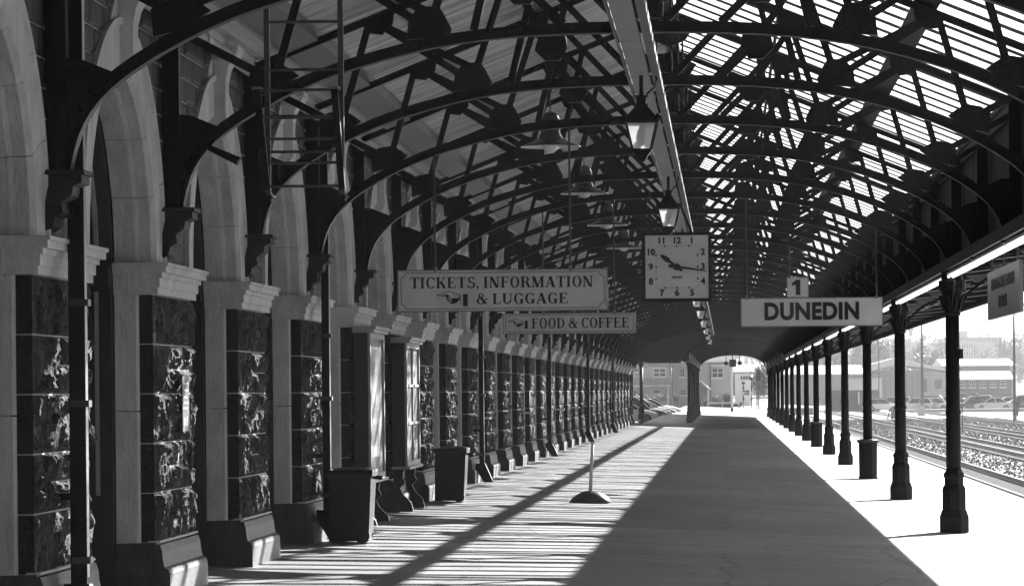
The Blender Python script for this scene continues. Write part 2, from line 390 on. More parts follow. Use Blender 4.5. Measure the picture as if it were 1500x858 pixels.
canopy = thing('platform_canopy', 'long iron and glass canopy roof spanning the whole platform', 'canopy roof', (0, 0, 0))
for k in range(K0, K1+1):
    tr = bpy.data.objects.new('roof_truss', None); COL.objects.link(tr); tr.parent = canopy; tr.location = (XM, T(k), 0)
    for nm, me in TRM:
        o = bpy.data.objects.new(nm, me); COL.objects.link(o); o.parent = tr

# ------------------------------------------------------------------ roof skin
def sheet_mesh():
    g = MB(); L = BAY-.01; n = int(L/.076)*4; x0, x1 = -3.98, XM-.02
    for (off, fl) in ((0, 1),):
        for i in range(n+1):
            yy = L*i/n; dz = .009*math.cos(2*PI*i/4)
            for x in (x0, x1): g.v.append((x, yy, roofz(x-XM)+E+.03+dz))
        for i in range(n): a = 2*i; g.f.append((a, a+2, a+3, a+1))
    return g.mesh('roof_sheet', 'sheet')
sm = sheet_mesh(); 
# panes: six per bay
NP = 6; PW = BAY/NP
def pane_mesh():
    g = MB(); x0, x1 = XM+.07, 2.80
    z0, z1 = roofz(x0-XM)+E, roofz(x1-XM)+E
    g.prism([(x0, z0+.022), (x1, z1+.022), (x1, z1+.028), (x0, z0+.028)], 'y', .004, PW-.004)
    return g.mesh('glass_pane', 'skyglass')
pm = pane_mesh()
def gbar_mesh():
    g = MB(); x0, x1 = XM+.05, 2.84
    z0, z1 = roofz(x0-XM)+E, roofz(x1-XM)+E
    g.prism([(x0, z0+.016), (x0, z0+.0205), (x1, z1+.0205), (x1, z1+.016)], 'y', -.105, .105)
    return g.mesh('glazing_bar', 'iron')
gm = gbar_mesh()
npane = 0; farp = MB(); farb = MB()
for k in range(K0, K1):
    if k >= -2:
        link('roof_sheet', sm, canopy, (0, T(k)+.005, 0))
    else:
        link('roof_sheet', sm, canopy, (0, T(k)+.005, 0))
    for j in range(NP):
        link('glass_pane', pm, canopy, (0, T(k)+j*PW, 0)); link('glazing_bar', gm, canopy, (0, T(k)+j*PW, 0))
# longitudinal members
def long(name, m, x0, x1, z0, z1, y0=YN, y1=YF):
    return MB().box(x0, x1, y0, y1, z0+E, z1+E).build(name, m, canopy)
def purlin(name, m, x, w, h, drop=.05):
    d = x-XM; z = roofz(d)-drop
    s = -.4 if d > 0 else .4
    g = MB(); g.prism([(x-w/2, z-w/2*s+E), (x+w/2, z+w/2*s+E), (x+w/2, z+w/2*s-h+E), (x-w/2, z-w/2*s-h+E)], 'y', YN, YF)
    return g.build(name, m, canopy)
for x, w, h in ((1.70, .19, .012), (.55, .03, .03)): purlin('purlin', 'iron', x, w, h)
for x in (-1.75, -2.7): purlin('purlin', 'timber', x, .07, .07, .0)
purlin('wall_plate', 'timber', -3.5, .26, .10, -.0)
long('ridge_beam', 'iron', XM-.06, XM+.06, roofz(0)-.10, roofz(0)+.09)
# cable trough / lamp beam below the truss crown
for (x0, x1, z0, z1, m, nm) in ((XM-.145, XM+.0, 2.435, 2.47, 'grey', 'lamp_beam'), (XM+.025, XM+.085, 2.43, 2.50, 'dgrey', 'lamp_beam'), (XM-.17, XM-.155, 2.42, 2.52, 'dgrey', 'lamp_beam')):
    y = YN; 
    while y < YF-1:
        y2 = min(YF, y+BAY)
        MB().box(x0, x1, y+.01, y2-.01, z0+E, z1+E).build(nm, m, canopy); y = y2
# right beam, valance boards, awning
long('column_beam', 'iron', 2.64, 2.86, 1.405, 1.53)
long('valance_rail', 'iron', 2.83, 2.858, 2.66, 2.80); long('valance_rail', 'iron', 2.83, 2.858, 2.05, 2.11)
nb = 0; y = YN; fb = MB(); vb = []
while y < YF:
    w = .235; xx = 2.862+random.uniform(0, .008); zt = 2.80
    if nb < 210 and y > 15: vb.append(y); MB().box(xx, xx+.02, y, y+w-.008, 1.532+E, zt+E).build('valance_board', 'board', canopy); nb += 1
    else: fb.box(xx, xx+.02, y, y+w-.008, 1.532+E, zt+E)
    y += w
fb.build('valance_board', 'board', canopy, kind='stuff')
MB().box(2.884, 2.90, YN, YF, 1.48+E, 2.79+E).build('valance_backing', 'iron', canopy)
MB().prism([(2.80, roofz(2.80-XM)+.0+E), (3.0, roofz(3.0-XM)+.0+E), (3.0, roofz(3.0-XM)+.05+E), (2.80, roofz(2.8-XM)+.05+E)], 'y', YN, YF).build('eaves_gutter', 'iron', canopy)
YA = 222
def awz(x): return 1.56+(x-2.9)*.065
MB().prism([(2.90, awz(2.9)+E), (4.85, awz(4.85)+E), (4.85, awz(4.85)+.03+E), (2.90, awz(2.9)+.03+E)], 'y', YN, YA).build('awning_roof', 'board', canopy)
MB().box(4.85, 4.89, YN, YA, awz(4.85)-.13+E, awz(4.85)+.05+E).build('awning_fascia', 'iron', canopy)
MB().box(3.85, 3.90, YN, YA, awz(3.9)-.09+E, awz(3.9)-.005+E).build('awning_purlin', 'timber', canopy)
aw = MB().bar((2.9, 0, awz(2.9)-.05+E), (4.84, 0, awz(4.84)-.05+E), .045, .085).mesh('awning_rafter', 'iron')
k = 0
while YN+.4+k*1.389 < YA: link('awning_rafter', aw, canopy, (0, T0-25+k*1.389 if False else YN+.4+k*1.389, 0)); k += 1
# tie bars + pale end plates under the awning
tb = MB().tube([(2.9, 0, 1.40+E), (4.6, 0, 1.60+E)], .012, 6).mesh('awning_tie', 'steel')
ep = MB().prism([(3.25, 1.50+E), (3.62, 1.53+E), (3.50, 1.41+E), (3.36, 1.42+E)], 'y', -.012, .012).mesh('bracket_plate', 'steel')
for k in range(-4, 48):
    if T(k) < YA: link('awning_tie', tb, canopy, (0, T(k)+.7, 0)); link('bracket_plate', ep, canopy, (0, T(k)+.7, 0))

# ------------------------------------------------------------------ eaves cornice on the building side & building
bld = thing('station_building', 'dark basalt station building with pale limestone arches along the platform', 'building', (0, 0, 0))
XW = -4.0
for (x1, z0, z1, m) in ((-3.90, 2.74, 2.80, 'cornice'), (-3.82, 2.803, 2.86, 'cornice'), (-3.74, 2.863, 2.92, 'cornice'), (-3.66, 2.923, 3.0, 'cornice')):
    MB().box(-4.45, x1, YN, 148.5, z0+E, z1+E).build('cornice_band', m, bld)
# horizontal drain pipe with collars
pp = MB().tube([(-3.88, YN, 2.66+E), (-3.88, 148, 2.66+E)], .05, 12).build('eaves_pipe', 'cornice', bld, smooth=True)
cm = MB().tube([(0, -.1, 0), (0, .1, 0)], .066, 12).mesh('pipe_collar', 'cornice')
for k in range(K0, K1): link('pipe_collar', cm, bld, (-3.88, T(k)+1.2, 2.66+E))
# masses
MB().box(-9, -4.46, YN-.5, 148.5, 2.0+E, 6.5+E).build('upper_wall', 'basalt', bld)
MB().box(-9, -6.2, YN-.5, 148.5, fz(-9), 2.0+E).build('inner_wall', 'basalt', bld)
MB().box(-9, -4.02, 147.6, 148.5, fz(-4), 2.0+E).build('end_wall', 'basalt', bld)
FW = fz(-4.0)   # floor level at the wall (~ .34)
ZS = .93+E      # springing
RI, RO = 1.2335, 1.58
PY0, PY1 = -.4, 1.3
oc = 1.3+1.2335  # opening centre offset from truss k
ZB = -1.03+E     # top of plinth
ZI0, ZI1 = .71+E, .93+E
COURSE = (ZI0-ZB)/5

def facet(p):
    d, pts = noise.voronoi(p); c = pts[0]; h = noise.cell_vector(c*3.7+Vector((.5, .5, .5)))
    q = p-c
    return (q.y*(h.x-.5)+q.z*(h.y-.5))*2.0+(h.z-.5)*.9
def rough_mesh(seed, y0, y1, z0, z1, xf=0.0, nx=14, nz=9, amp=.036):
    """rock faced block, face towards +x; front grid displaced"""
    g = MB(); rnd = random.Random(seed); o = Vector((seed*3.1, seed*1.7, seed))
    for j in range(nz+1):
        for i in range(nx+1):
            u, v = i/nx, j/nz; yy = y0+(y1-y0)*u; zz = z0+(z1-z0)*v
            e = min(u, 1-u)*(y1-y0); f = min(v, 1-v)*(z1-z0); k = min(1, e/.035)*min(1, f/.022)
            p = Vector((0, yy*5, zz*3.2))+o
            n = facet(Vector((0, yy*7, zz*5))+o)*.85+facet(Vector((4, yy*17, zz*11))+o)*.42+noise.noise(Vector((0, yy*40, zz*30))+o)*.16+noise.noise(p*.4)*.35+(1-2*abs(noise.noise(p*1.4)))*.3; n = max(-.6, min(1.3, n))
            g.v.append((xf+.012+k*(.02+amp*n), yy+ (noise.noise(p*1.7)*.018 if 0 < i < nx else 0), zz+(noise.noise(p*2.1+Vector((5, 5, 5)))*.012 if 0 < j < nz else 0)))
    for j in range(nz):
        for i in range(nx): a = j*(nx+1)+i; g.f.append((a, a+1, a+nx+2, a+nx+1))
    # sides
    b = len(g.v); g.v += [(xf-.10, y0, z0), (xf-.10, y1, z0), (xf-.10, y1, z1), (xf-.10, y0, z1)]
    bot = list(range(0, nx+1)); top = [nz*(nx+1)+i for i in range(nx+1)]; lf = [j*(nx+1) for j in range(nz+1)]; rt = [j*(nx+1)+nx for j in range(nz+1)]
    g.f += [tuple([b+1, b]+bot)[::-1][::-1], tuple([b+3, b+2]+top[::-1]), tuple([b, b+3]+lf[::-1]), tuple([b+2, b+1]+rt)]
    return g
def merge(gs):
    r = MB()
    for q in gs:
        b = len(r.v); r.v += q.v; r.f += [tuple(i+b for i in f) for f in q.f]
    return r
GAP = .009
def course_blocks(c, seed, hi=True):
    amp = .046 if hi else .026
    z0 = ZB+c*COURSE+GAP/2; z1 = z0+COURSE-GAP; bl = []
    cuts = {0: [PY0, .35, PY1], 1: [PY0, .05, .85, PY1], 2: [PY0, .6, PY1], 3: [PY0, .3, PY1], 4: [PY0, .1, .75, PY1]}[c % 5]
    for a, b in zip(cuts, cuts[1:]):
        n = (34, 20) if hi else (14, 7)
        if c in (1, 3) and a > PY0 and b < PY1 or (c == 3 and a == cuts[1]):
            zm = (z0+z1)/2
            bl.append(rough_mesh(seed+len(bl)*7, a+GAP/2, b-GAP/2, z0, zm-GAP/2, XW-.03, n[0], n[1]//2+1, amp)); bl.append(rough_mesh(seed+len(bl)*7+3, a+GAP/2, b-GAP/2, zm+GAP/2, z1, XW-.03, n[0], n[1]//2+1, amp))
        else: bl.append(rough_mesh(seed+len(bl)*7, a+GAP/2, b-GAP/2, z0, z1, XW-.03, n[0], n[1], amp))
    return bl
HI = {}
for var in range(5):
    HI[var] = []
    for c in range(5):
        for q in course_blocks(c, 11+var*31+c*5): HI[var].append(q.mesh('rough_stone', 'rough'))
LO = [merge([q for c in range(5) for q in course_blocks(c, 90+c*9+77*v, False)]).mesh('rough_stone', 'rough') for v in range(5)]
# smooth stones facing the camera side of pier (x -4.107..-4.0) course by course
def side_block(c):
    z0 = ZB+c*COURSE+GAP/2; return MB().box(-4.107, XW-.012, PY0, PY0+.3, z0, z0+COURSE-GAP)
SIDE = [side_block(c).mesh('side_stone', 'basalt') for c in range(5)]
def far_block(c):
    z0 = ZB+c*COURSE+GAP/2; return MB().box(-4.107, XW-.012, PY1-.3, PY1, z0, z0+COURSE-GAP)
core = MB().box(-4.30, XW-.02, PY0+.012, PY1-.012, FW-.1, ZI0).mesh('pier', 'mortar')
# pale jamb stones
JB = []
for (z0, z1) in ((ZB, ZB+.92), (ZB+.926, ZI0)):
    JB.append(MB().prism([(-4.275, PY0-.03), (-4.27, PY0-.03), (-4.125, PY0-.03), (-4.108, PY0-.012), (-4.108, PY0+.3), (-4.275, PY0+.3)][::-1], 'z', z0, z1-.003).mesh('jamb_stone', 'pale'))
    JB.append(MB().prism([(-4.275, PY1+.03), (-4.27, PY1+.03), (-4.125, PY1+.03), (-4.108, PY1+.012), (-4.108, PY1-.3), (-4.275, PY1-.3)], 'z', z0, z1-.003).mesh('jamb_stone', 'pale'))
# plinth : moulded
def plinth_mesh():
    g = MB(); y0, y1 = PY0-.02, PY1+.02
    prof = [(XW-.2, FW-.12), (-3.905, FW-.12), (-3.905, ZB-.22), (-3.915, ZB-.19), (-3.945, ZB-.17), (-3.955, ZB-.12), (-3.96, ZB-.06), (-3.975, ZB-.015), (-4.0, ZB-.012), (-4.0, ZB), (XW-.2, ZB)]
    g.prism(prof[::-1], 'y', y0, y1)
    return g.mesh('plinth', 'plinth')
PLN = plinth_mesh(); PLS = MB().box(-4.30, XW-.201, PY0-.035, PY1+.035, FW-.12, ZB-.004).mesh('plinth_stone', 'plinth')
CAPM = MB().box(-4.06, -3.975, PY0-.01, PY1+.01, ZB+.0005, ZB+.014).mesh('mortar_bed', 'mortar')
def impost_mesh():
    g = MB()
    # stepped moulding wrapping the pier: layers (z0,z1,projection)
    for (z0, z1, p) in ((0, .05, .015), (.05, .115, .03), (.115, .15, .05), (.15, .195, .085), (.195, .22, .10)):
        g.box(-4.28, -4.17, PY0-.03-p*.6, PY1+.03+p*.6, ZI0+z0, ZI0+z1); g.box(-4.17, XW+.012+p, PY0-p*.9, PY1+p*.9, ZI0+z0, ZI0+z1)
    return g.mesh('impost', 'pale')
IMP = impost_mesh()
# arches: voussoirs
def voussoir(a0, a1):
    # profile in (radius, x)
    prof = [(RO, -4.275), (RI-.01, -4.275), (RI-.01, -4.13), (RI, -4.10), (RI, -4.02), (RI+.03, -3.985), (RO-.06, -3.985), (RO-.045, -3.965), (RO, -3.965), (RO, -4.2)]
    g = MB(); n = 4; m_ = len(prof)
    for i in range(n+1):
        a = a0+(a1-a0)*i/n
        for r, x in prof: g.v.append((x, oc+r*math.cos(a), ZS+r*math.sin(a)))
    for i in range(n):
        for j in range(m_): g.f.append((i*m_+j, i*m_+(j+1) % m_, (i+1)*m_+(j+1) % m_, (i+1)*m_+j))
    g.f += [tuple(range(m_-1, -1, -1)), tuple(n*m_+j for j in range(m_))]
    return g
VS = []; NV = 8; ja = .0022
span = (PI-.13)/2/4
for sgn in (0, 1):
    for i in range(4):
        a0 = i*span+ja; a1 = (i+1)*span-ja
        if sgn: a0, a1 = PI-a1, PI-a0
        VS.append(voussoir(a0, a1).mesh('voussoir', 'pale'))
VALL = merge([voussoir(0, PI/2-.065), voussoir(PI/2+.065, PI)]).mesh('voussoir', 'pale')
def keystone_mesh():
    g = MB(); zt = 2.735+E
    # console: narrow at bottom, flaring top, in profile bulging
    sec = [(ZS+RI-.05, .055, -3.93), (ZS+RI+.0, .075, -3.90), (ZS+RI+.12, .085, -3.905), (ZS+RO-.05, .10, -3.90), (ZS+RO+.05, .115, -3.88), (zt-.12, .125, -3.85), (zt-.115, .15, -3.83), (zt-.05, .15, -3.80), (zt-.045, .17, -3.79), (zt, .17, -3.79)]
    for z, w, x in sec: g.v += [(-4.4, oc-w, z), (x, oc-w, z), (x, oc+w, z), (-4.4, oc+w, z)]
    for i in range(len(sec)-1):
        for j in range(4): g.f.append((4*i+j, 4*i+(j+1) % 4, 4*i+4+(j+1) % 4, 4*i+4+j))
    g.f += [(3, 2, 1, 0), tuple(4*(len(sec)-1)+j for j in range(4))]
    return g.mesh('keystone', 'pale')
KEY = keystone_mesh()
# pale curved shoulder beside keystone
def ear(s):
    pts = [(oc+s*.17, 2.30+E), (oc+s*.17, 2.62+E), (oc+s*.26, 2.60+E), (oc+s*.36, 2.50+E), (oc+s*.42, 2.36+E), (oc+s*.46, 2.22+E)]
    # follow ring down
    lo = [(oc+s*r_, ZS+math.sqrt(max(0, (RO-.02)**2-r_*r_))) for r_ in (.62, .45, .3, .17)]
    pts = [(oc+s*.175, 2.62+E), (oc+s*.27, 2.60+E), (oc+s*.38, 2.50+E), (oc+s*.46, 2.40+E), (oc+s*.60, 2.36+E)]+lo
    if s > 0: pts = pts[::-1]
    return MB().prism(pts, 'x', -4.2, -3.99).mesh('arch_shoulder', 'pale')
EARS = [ear(-1)]
# spandrel ashlar: wall from springing to cornice for one bay (T-0.4+? centre on truss)
def spandrel_blocks():
    out = []; zt = 2.735+E; ch = .1777; z = ZS; row = 0
    cA = oc-BAY; cB = oc
    while z < zt-.02:
        z0, z1 = z+.006, min(z+ch, zt)-.006
        def lb(zz): h = zz-ZS; rr = RO-.03; return cA+(math.sqrt(rr*rr-h*h) if h < rr else 0)
        def rb(zz): h = zz-ZS; rr = RO-.03; return cB-(math.sqrt(rr*rr-h*h) if h < rr else 0)
        A, B = lb(z1), rb(z1)
        if z1-ZS > RO: A, B = cA+.17, cB-.17
        w = B-A; n = max(1, round(w/.46)); offs = (.5 if row % 2 else 0)
        cuts = [A]+[A+w*(i+offs*.6)/n for i in range(1, n)]+[B]
        for i in range(len(cuts)-1):
            a, b = cuts[i], cuts[i+1]
            y0, y1 = a+.003, b-.003
            pl = [(y0 if i else lb(z0)+.005 if z1-ZS <= RO else y0, z0), (y1 if i < len(cuts)-2 else rb(z0)-.005 if z1-ZS <= RO else y1, z0), (y1, z1), (y0, z1)]
            pl = [pl[3], pl[2], pl[1], pl[0]][::-1]
            q = MB(); n2 = 4; b0 = 0
            x = XW-.010+random.uniform(-.003, .008)
            # pillowed face
            cy = sum(p[0] for p in pl)/4; cz = sum(p[1] for p in pl)/4
            q.v = [(-4.12, p[0], p[1]) for p in pl]+[(x, p[0], p[1]) for p in pl]+[(x+.012, cy+(p[0]-cy)*.8, cz+(p[1]-cz)*.7) for p in pl]
            q.f = [(0, 1, 5, 4), (1, 2, 6, 5), (2, 3, 7, 6), (3, 0, 4, 7), (4, 5, 9, 8), (5, 6, 10, 9), (6, 7, 11, 10), (7, 4, 8, 11), (8, 9, 10, 11)]
            out.append(q)
        z += ch; row += 1
    return out
SPB = spandrel_blocks(); SPM = [q.mesh('ashlar_block', 'basalt') for q in SPB]; SPJ = merge(SPB).mesh('ashlar_block', 'basalt')
SPC = MB()   # mortar backing following the arches
def spback():
    g = MB(); zt = 2.735+E; N = 14
    cA = oc-BAY; cB = oc; rr = RO-.04
    zs = [ZS+rr*math.sin(PI/2*i/N) for i in range(N+1)]+[zt]
    for z in zs:
        h = z-ZS; d = math.sqrt(max(0, rr*rr-h*h)) if h < rr else 0
        for x in (-4.45, XW-.016): g.v += [(x, cA+d, z), (x, cB-d, z)]
    for i in range(len(zs)-1):
        a = 4*i; g.f += [(a+2, a+3, a+7, a+6), (a, a+4, a+5, a+1), (a, a+2, a+6, a+4), (a+1, a+5, a+7, a+3)]
    return g.mesh('spandrel', 'mortar')
SPBK = spback()
nblocks = 0
for k in range(K0, K1):
    t = T(k)
    if t+PY1 > 147.5: break
    p = link('pier', core, bld, (0, t, 0))
    link('plinth', PLN, p); link('plinth', PLS, p); link('impost', IMP, p); link('mortar_bed', CAPM, p)
    for me in JB: link('jamb_stone', me, p)
    if -1 <= k <= 11:
        for me in HI[(k*3+1) % 5]: link('rough_stone', me, p)
        for me in SIDE: link('side_stone', me, p)
    else:
        link('rough_stone', LO[(k*7) % 5], p, kind='stuff')
        if k > 11:
            for me in SIDE: link('side_stone', me, p)
    s = link('spandrel', SPBK, bld, (0, t, 0))
    if -1 <= k <= 7:
        for me in SPM: link('ashlar_block', me, s)
    else: link('ashlar_block', SPJ, s, kind='stuff')
    if t+oc+1.3 < 147.6:
        if -1 <= k <= 8:
            a_ = link('arch_ring', KEY, bld, (0, t, 0)); a_.name = 'arch'
            for me in VS: link('voussoir', me, a_)
            for me in EARS: link('arch_shoulder', me, a_)
        else:
            a_ = link('arch', KEY, bld, (0, t, 0)); link('voussoir', VALL, a_, kind='stuff'); link('arch_shoulder', EARS[0], a_)
# ---- doors/windows in the openings
def disc_pts(r, n=14, a0=0, a1=PI): return [(oc+r*math.cos(a0+(a1-a0)*i/n), ZS+r*math.sin(a0+(a1-a0)*i/n)) for i in range(n+1)]
def frame_parts():
    out = []
    xf = -4.52
    y0, y1 = oc-RI+.0, oc+RI-.0
    g = MB()   # outer frame + transom + arch frame
    for yy in (y0-.02, y1-.08): g.box(-4.60, -4.285, yy-.03, yy+.10, FW, ZS)
    g.box(-4.62, -4.40, y0+.08, y1-.08, ZS-.17, ZS-.0)
    n = 16
    for i in range(n):
        a, b = PI*i/n, PI*(i+1)/n
        q = [(-4.285, RI+.02), (-4.285, RI-.06), (-4.60, RI-.10), (-4.60, RI+.02)]
        bb = len(g.v)
        for aa in (a, b):
            for x, r in q: g.v.append((x, oc+r*math.cos(aa), ZS+r*math.sin(aa)))
        g.f += [(bb+j, bb+(j+1) % 4, bb+4+(j+1) % 4, bb+4+j) for j in range(4)]
    out.append(('door_frame', g.mesh('door_frame', 'timber')))
    g = MB()
    for yy in (oc-.45, oc+.40): g.box(-4.58, -4.50, yy, yy+.045, ZS, ZS+math.sqrt((RI-.1)**2-.45**2))
    out.append(('mullion', g.mesh('mullion', 'palewood')))
    g = MB(); g.prism([p for p in disc_pts(RI-.12)], 'x', -4.56, -4.55); out.append(('fanlight_pane', g.mesh('fanlight_pane', 'darkglass')))
    g = MB(); yb = y1-.08-.03
    g.box(-4.40, -4.372, yb-.014, yb-.002, FW+.72, ZS-.2); g.box(-4.40, -4.372, yb-.014, yb-.002, ZS, ZS+.12)
    n = 14
    for i in range(n):
        a, b = PI/2*i/n+.1, PI/2*(i+1)/n+.1
        q = [(-4.40, RI-.11), (-4.372, RI-.11), (-4.372, RI-.075), (-4.40, RI-.075)]; bb = len(g.v)
        for aa in (a, b):
            for x, r in q: g.v.append((x, oc+r*math.cos(aa), ZS+r*math.sin(aa)))
        g.f += [(bb+j, bb+(j+1) % 4, bb+4+(j+1) % 4, bb+4+j) for j in range(4)]
    out.append(('frame_bead', g.mesh('frame_bead', 'palewood')))
    out.append(('transom_shelf', MB().box(-4.42, -4.286, yb-.09, yb-.016, ZS-.16, ZS-.03).mesh('transom_shelf', 'timber')))
    return out
FP = frame_parts()
def leaf_mesh():
    # door leaf, hinge at origin, extends along +y by 1.1
    w = 1.1; h0 = FW+.02; h1 = ZS-.18
    g = MB()
    g.box(-.025, .025, 0, .11, h0, h1); g.box(-.025, .025, w-.11, w, h0, h1)
    for z0, z1 in ((h0, h0+.16), (h0+.72, h0+.86), (h1-.1, h1)): g.box(-.0245, .0245, .11, w-.11, z0, z1)
    b = MB(); b.box(.012, .030, .115, .145, h0+.865, h1-.105); b.box(.012, .030, w-.145, w-.115, h0+.865, h1-.105); b.box(.013, .031, .145, w-.145, h0+.865, h0+.895); b.box(.013, .031, .145, w-.145, h1-.135, h1-.105)
    b2 = MB()
    p = MB(); p.box(-.012, .012, .11, w-.11, h0+.16, h0+.72); p.prism([(.2, h0+.22), (w-.2, h0+.22), (w-.2, h0+.66), (.2, h0+.66)], 'x', .0125, .02)
    q = MB(); q.box(-.004, .004, .145, w-.145, h0+.895, h1-.135)
    hd = MB().tube([(.03, w-.06, h0+.70), (.06, w-.06, h0+.72), (.06, w-.06, h0+.98), (.03, w-.06, h0+1.0)], .01, 6)
    return [('leaf_frame', g.mesh('leaf_frame', 'timber')), ('glazing_bead', b.mesh('glazing_bead', 'palewood')), ('door_panel', p.mesh('door_panel', 'timber')), ('door_pane', q.mesh('door_pane', 'darkglass')), ('door_handle', hd.mesh('door_handle', 'steel'))]
LF = leaf_mesh()
NOT = MB().box(.026, .030, .15, .20, FW+1.1, FW+1.22).mesh('door_notice', 'white')
def win_mesh():
    g = MB(); f = MB(); y0, y1 = oc-RI+.1, oc+RI-.1; z0, z1 = FW+.75, ZS-.17
    g.box(-4.56, -4.55, y0, y1, z0, z1)
    for i in range(4): yy = y0+(y1-y0-.05)*i/3; f.box(-4.58, -4.51, yy, yy+.05, z0, z1)
    for zz in (z0, (z0+z1)/2, z1-.05): f.box(-4.575, -4.515, y0, y1, zz, zz+.05)
    s = MB().box(-4.62, -4.46, y0-.05, y1+.05, FW-.1, z0)
    return g.mesh('window_pane', 'darkglass'), f.mesh('window_sash', 'palewood'), s.mesh('window_apron', 'basalt')
WP, WS_, WA = win_mesh()
for k in range(K0, K1):
    t = T(k)
    if t+oc+1.3 > 147.6: break
    isdoor = (k <= 3 or k % 4 == 0)
    d = link('door' if isdoor else 'window', FP[0][1], bld, (0, t, 0))
    for nm, me in FP[1:]: link(nm, me, d)
    if isdoor:
        for (yy, rot, sx) in ((oc+RI-.08, R(93) if k <= 2 else R(180), 1), (oc-RI+.08, 0, 1)):
            for nm, me in LF:
                c = link(nm, me, d, (-4.53, yy, 0)); c.rotation_euler = (0, 0, rot)
            if k in (0, 1) and rot == R(93):
                c = link('door_notice', NOT, d, (-4.53, yy, 0)); c.rotation_euler = (0, 0, rot)
    else:
        link('window_pane', WP, d); link('window_sash', WS_, d); link('window_apron', WA, d)
# wall ledges (small pale shelves) far along
for k in (8, 11, 14, 16, 18):
    MB().prism([(-4.0, .02), (-3.76, .02), (-3.76, .055), (-4.0, .055)], 'y', T(k)+PY1-.45, T(k)+PY1-.05).build('ticket_ledge', 'cornice', bld, loc=(0, 0, E-.45))

# downpipes (things on the wall)
def pipe(k, first=False):
    y = T(k)+.14; x = -3.84
    labels = {0: 'dark iron downpipe nearest the camera with a stepped bracket and angled shoe', 3: 'downpipe on the fourth pier just before the wheelie bin', 8: 'downpipe beyond the second wheelie bin'}
    t = thing('downpipe', labels.get(k, 'iron downpipe on the wall, %s downpipe from the camera' % ORD[[0, 3, 8, 13, 18, 23].index(k)]), 'downpipe', (x, y, FW), 0, 'downpipes on the platform wall')
    H = 2.6+E-FW
    MB().box(-.06 if k == 0 else -.035, .035, -.035, .035, .30, H).build('pipe', 'iron', t)
    MB().box(-.09, .04, .036, .05, 1.0, 1.03).build('pipe_clip', 'steel', t)
    MB().prism([(-.10, .30), (.05, .30), (.17, .02), (.17, -.0), (.03, .0), (-.10, .22)][::-1], 'y', -.05, .05).build('pipe_shoe', 'iron', t)
    for zz in (.42, 1.35, 1.95): MB().box(-.05, .06, -.05, .05, zz, zz+.04).build('pipe_socket', 'ironbright', t)
    MB().box(-.16, -.036, -.03, .03, .8, .84).build('wall_bracket', 'iron', t)
    MB().box(.0355, .039, -.036, .036, .34, H-.2).build('pipe_lit_edge', 'steel', t)  # added pale strip, stands in for the sunlit edge of the pipe
for k in (0, 3, 8, 13, 18, 23): pipe(k)

# ------------------------------------------------------------------ columns
def base_prof(sc=1):
    # (half width, z)
    return [(.172, 0), (.172, .20), (.160, .225), (.150, .26), (.138, .28), (.138, .52), (.130, .55), (.112, .58), (.112, .66), (.122, .68), (.122, .71), (.10, .74), (.092, .76)]
COLG = 'cast iron columns along the track side of the platform'
def column_meshes():
    c = 1/math.cos(PI/8)
    b = MB().lathe([(r*c, z) for r, z in base_prof()], n=8, a0=PI/8).mesh('column_base', 'iron')
    s = MB().lathe([(.092, .76), (.088, 1.4), (.088, 1.42), (.084, 2.62)], n=16).mesh('shaft', 'iron', smooth=True)
    r = MB().lathe([(.088, 1.42), (.100, 1.43), (.100, 1.47), (.088, 1.48)], n=8, a0=PI/8).mesh('shaft_ring', 'iron')
    g = MB().lathe([(.095, 2.62), (.105, 2.64), (.095, 2.67), (.10, 2.74), (.118, 2.80), (.10, 2.83), (.13, 2.90), (.165, 2.95), (.165, 3.045), (.13, 3.05), (.13, 3.15)], n=16)
    # acanthus-like leaves
    for k in range(10):
        a = 2*PI*k/10; ca, sa = math.cos(a), math.sin(a)
        g.bar((ca*.10, sa*.10, 2.68), (ca*.155, sa*.155, 2.86), .035, .02, up=(ca, sa, 0.01))
    cp = g.mesh('capital', 'iron')
    br = MB()
    for s_ in (-1, 1):
        pts = [(0, s_*.09, 2.76), (0, s_*.17, 2.86), (0, s_*.30, 2.97), (0, s_*.48, 3.03)]
        br.tube(pts, .018, 6)
    pts = [(.09, 0, 2.70), (.18, 0, 2.88), (.40, 0, 3.05), (.75, 0, 3.20)]; br.tube(pts, .02, 6)
    bk = br.mesh('bracket', 'iron')
    return b, s, r, cp, bk
CMs = column_meshes()
def ordw(i): return ORD[i] if i < 20 else '%dth' % (i+1)
ncol = 15
for i in range(-2, ncol):
    Y = 41.3+12.5*i
    n_ = i
    lab = ('octagonal based iron column, %s from the camera in the right hand row' % ordw(i)) if i >= 0 else 'iron column nearer the camera outside the right edge of the photo'
    if i == 2: lab = 'third column in the right row, rising out of the larger octagonal litter bin'
    if i == 5: lab = 'sixth column in the right row, rising out of the smaller looking litter bin'
    t = thing('platform_column', lab, 'column', (XC, Y, 0), 0, COLG)
    for nm, me in zip(('column_base', 'shaft', 'shaft_ring', 'capital', 'bracket'), CMs): link(nm, me, t)
    if i == 0: MB().box(.085, .125, -.05, .03, 2.10, 2.22).build('junction_box', 'black', t)
for i in range(5):
    Y = 161.5+12.5*i
    t = thing('platform_column', 'iron column, %s of the row standing left of the far archway' % ordw(i), 'column', (-1.72, Y, fz(-1.72)), 0, 'columns left of the far archway')
    for nm, me in zip(('column_base', 'shaft', 'capital'), (CMs[0], CMs[1], CMs[3])): link(nm, me, t)
t = thing('porch_column', 'single column at the end of the building beside the parked cars', 'column', (-4.25, 172, fz(-3.7)), 0)
for nm, me in zip(('column_base', 'shaft', 'capital'), (CMs[0], CMs[1], CMs[3])): link(nm, me, t)
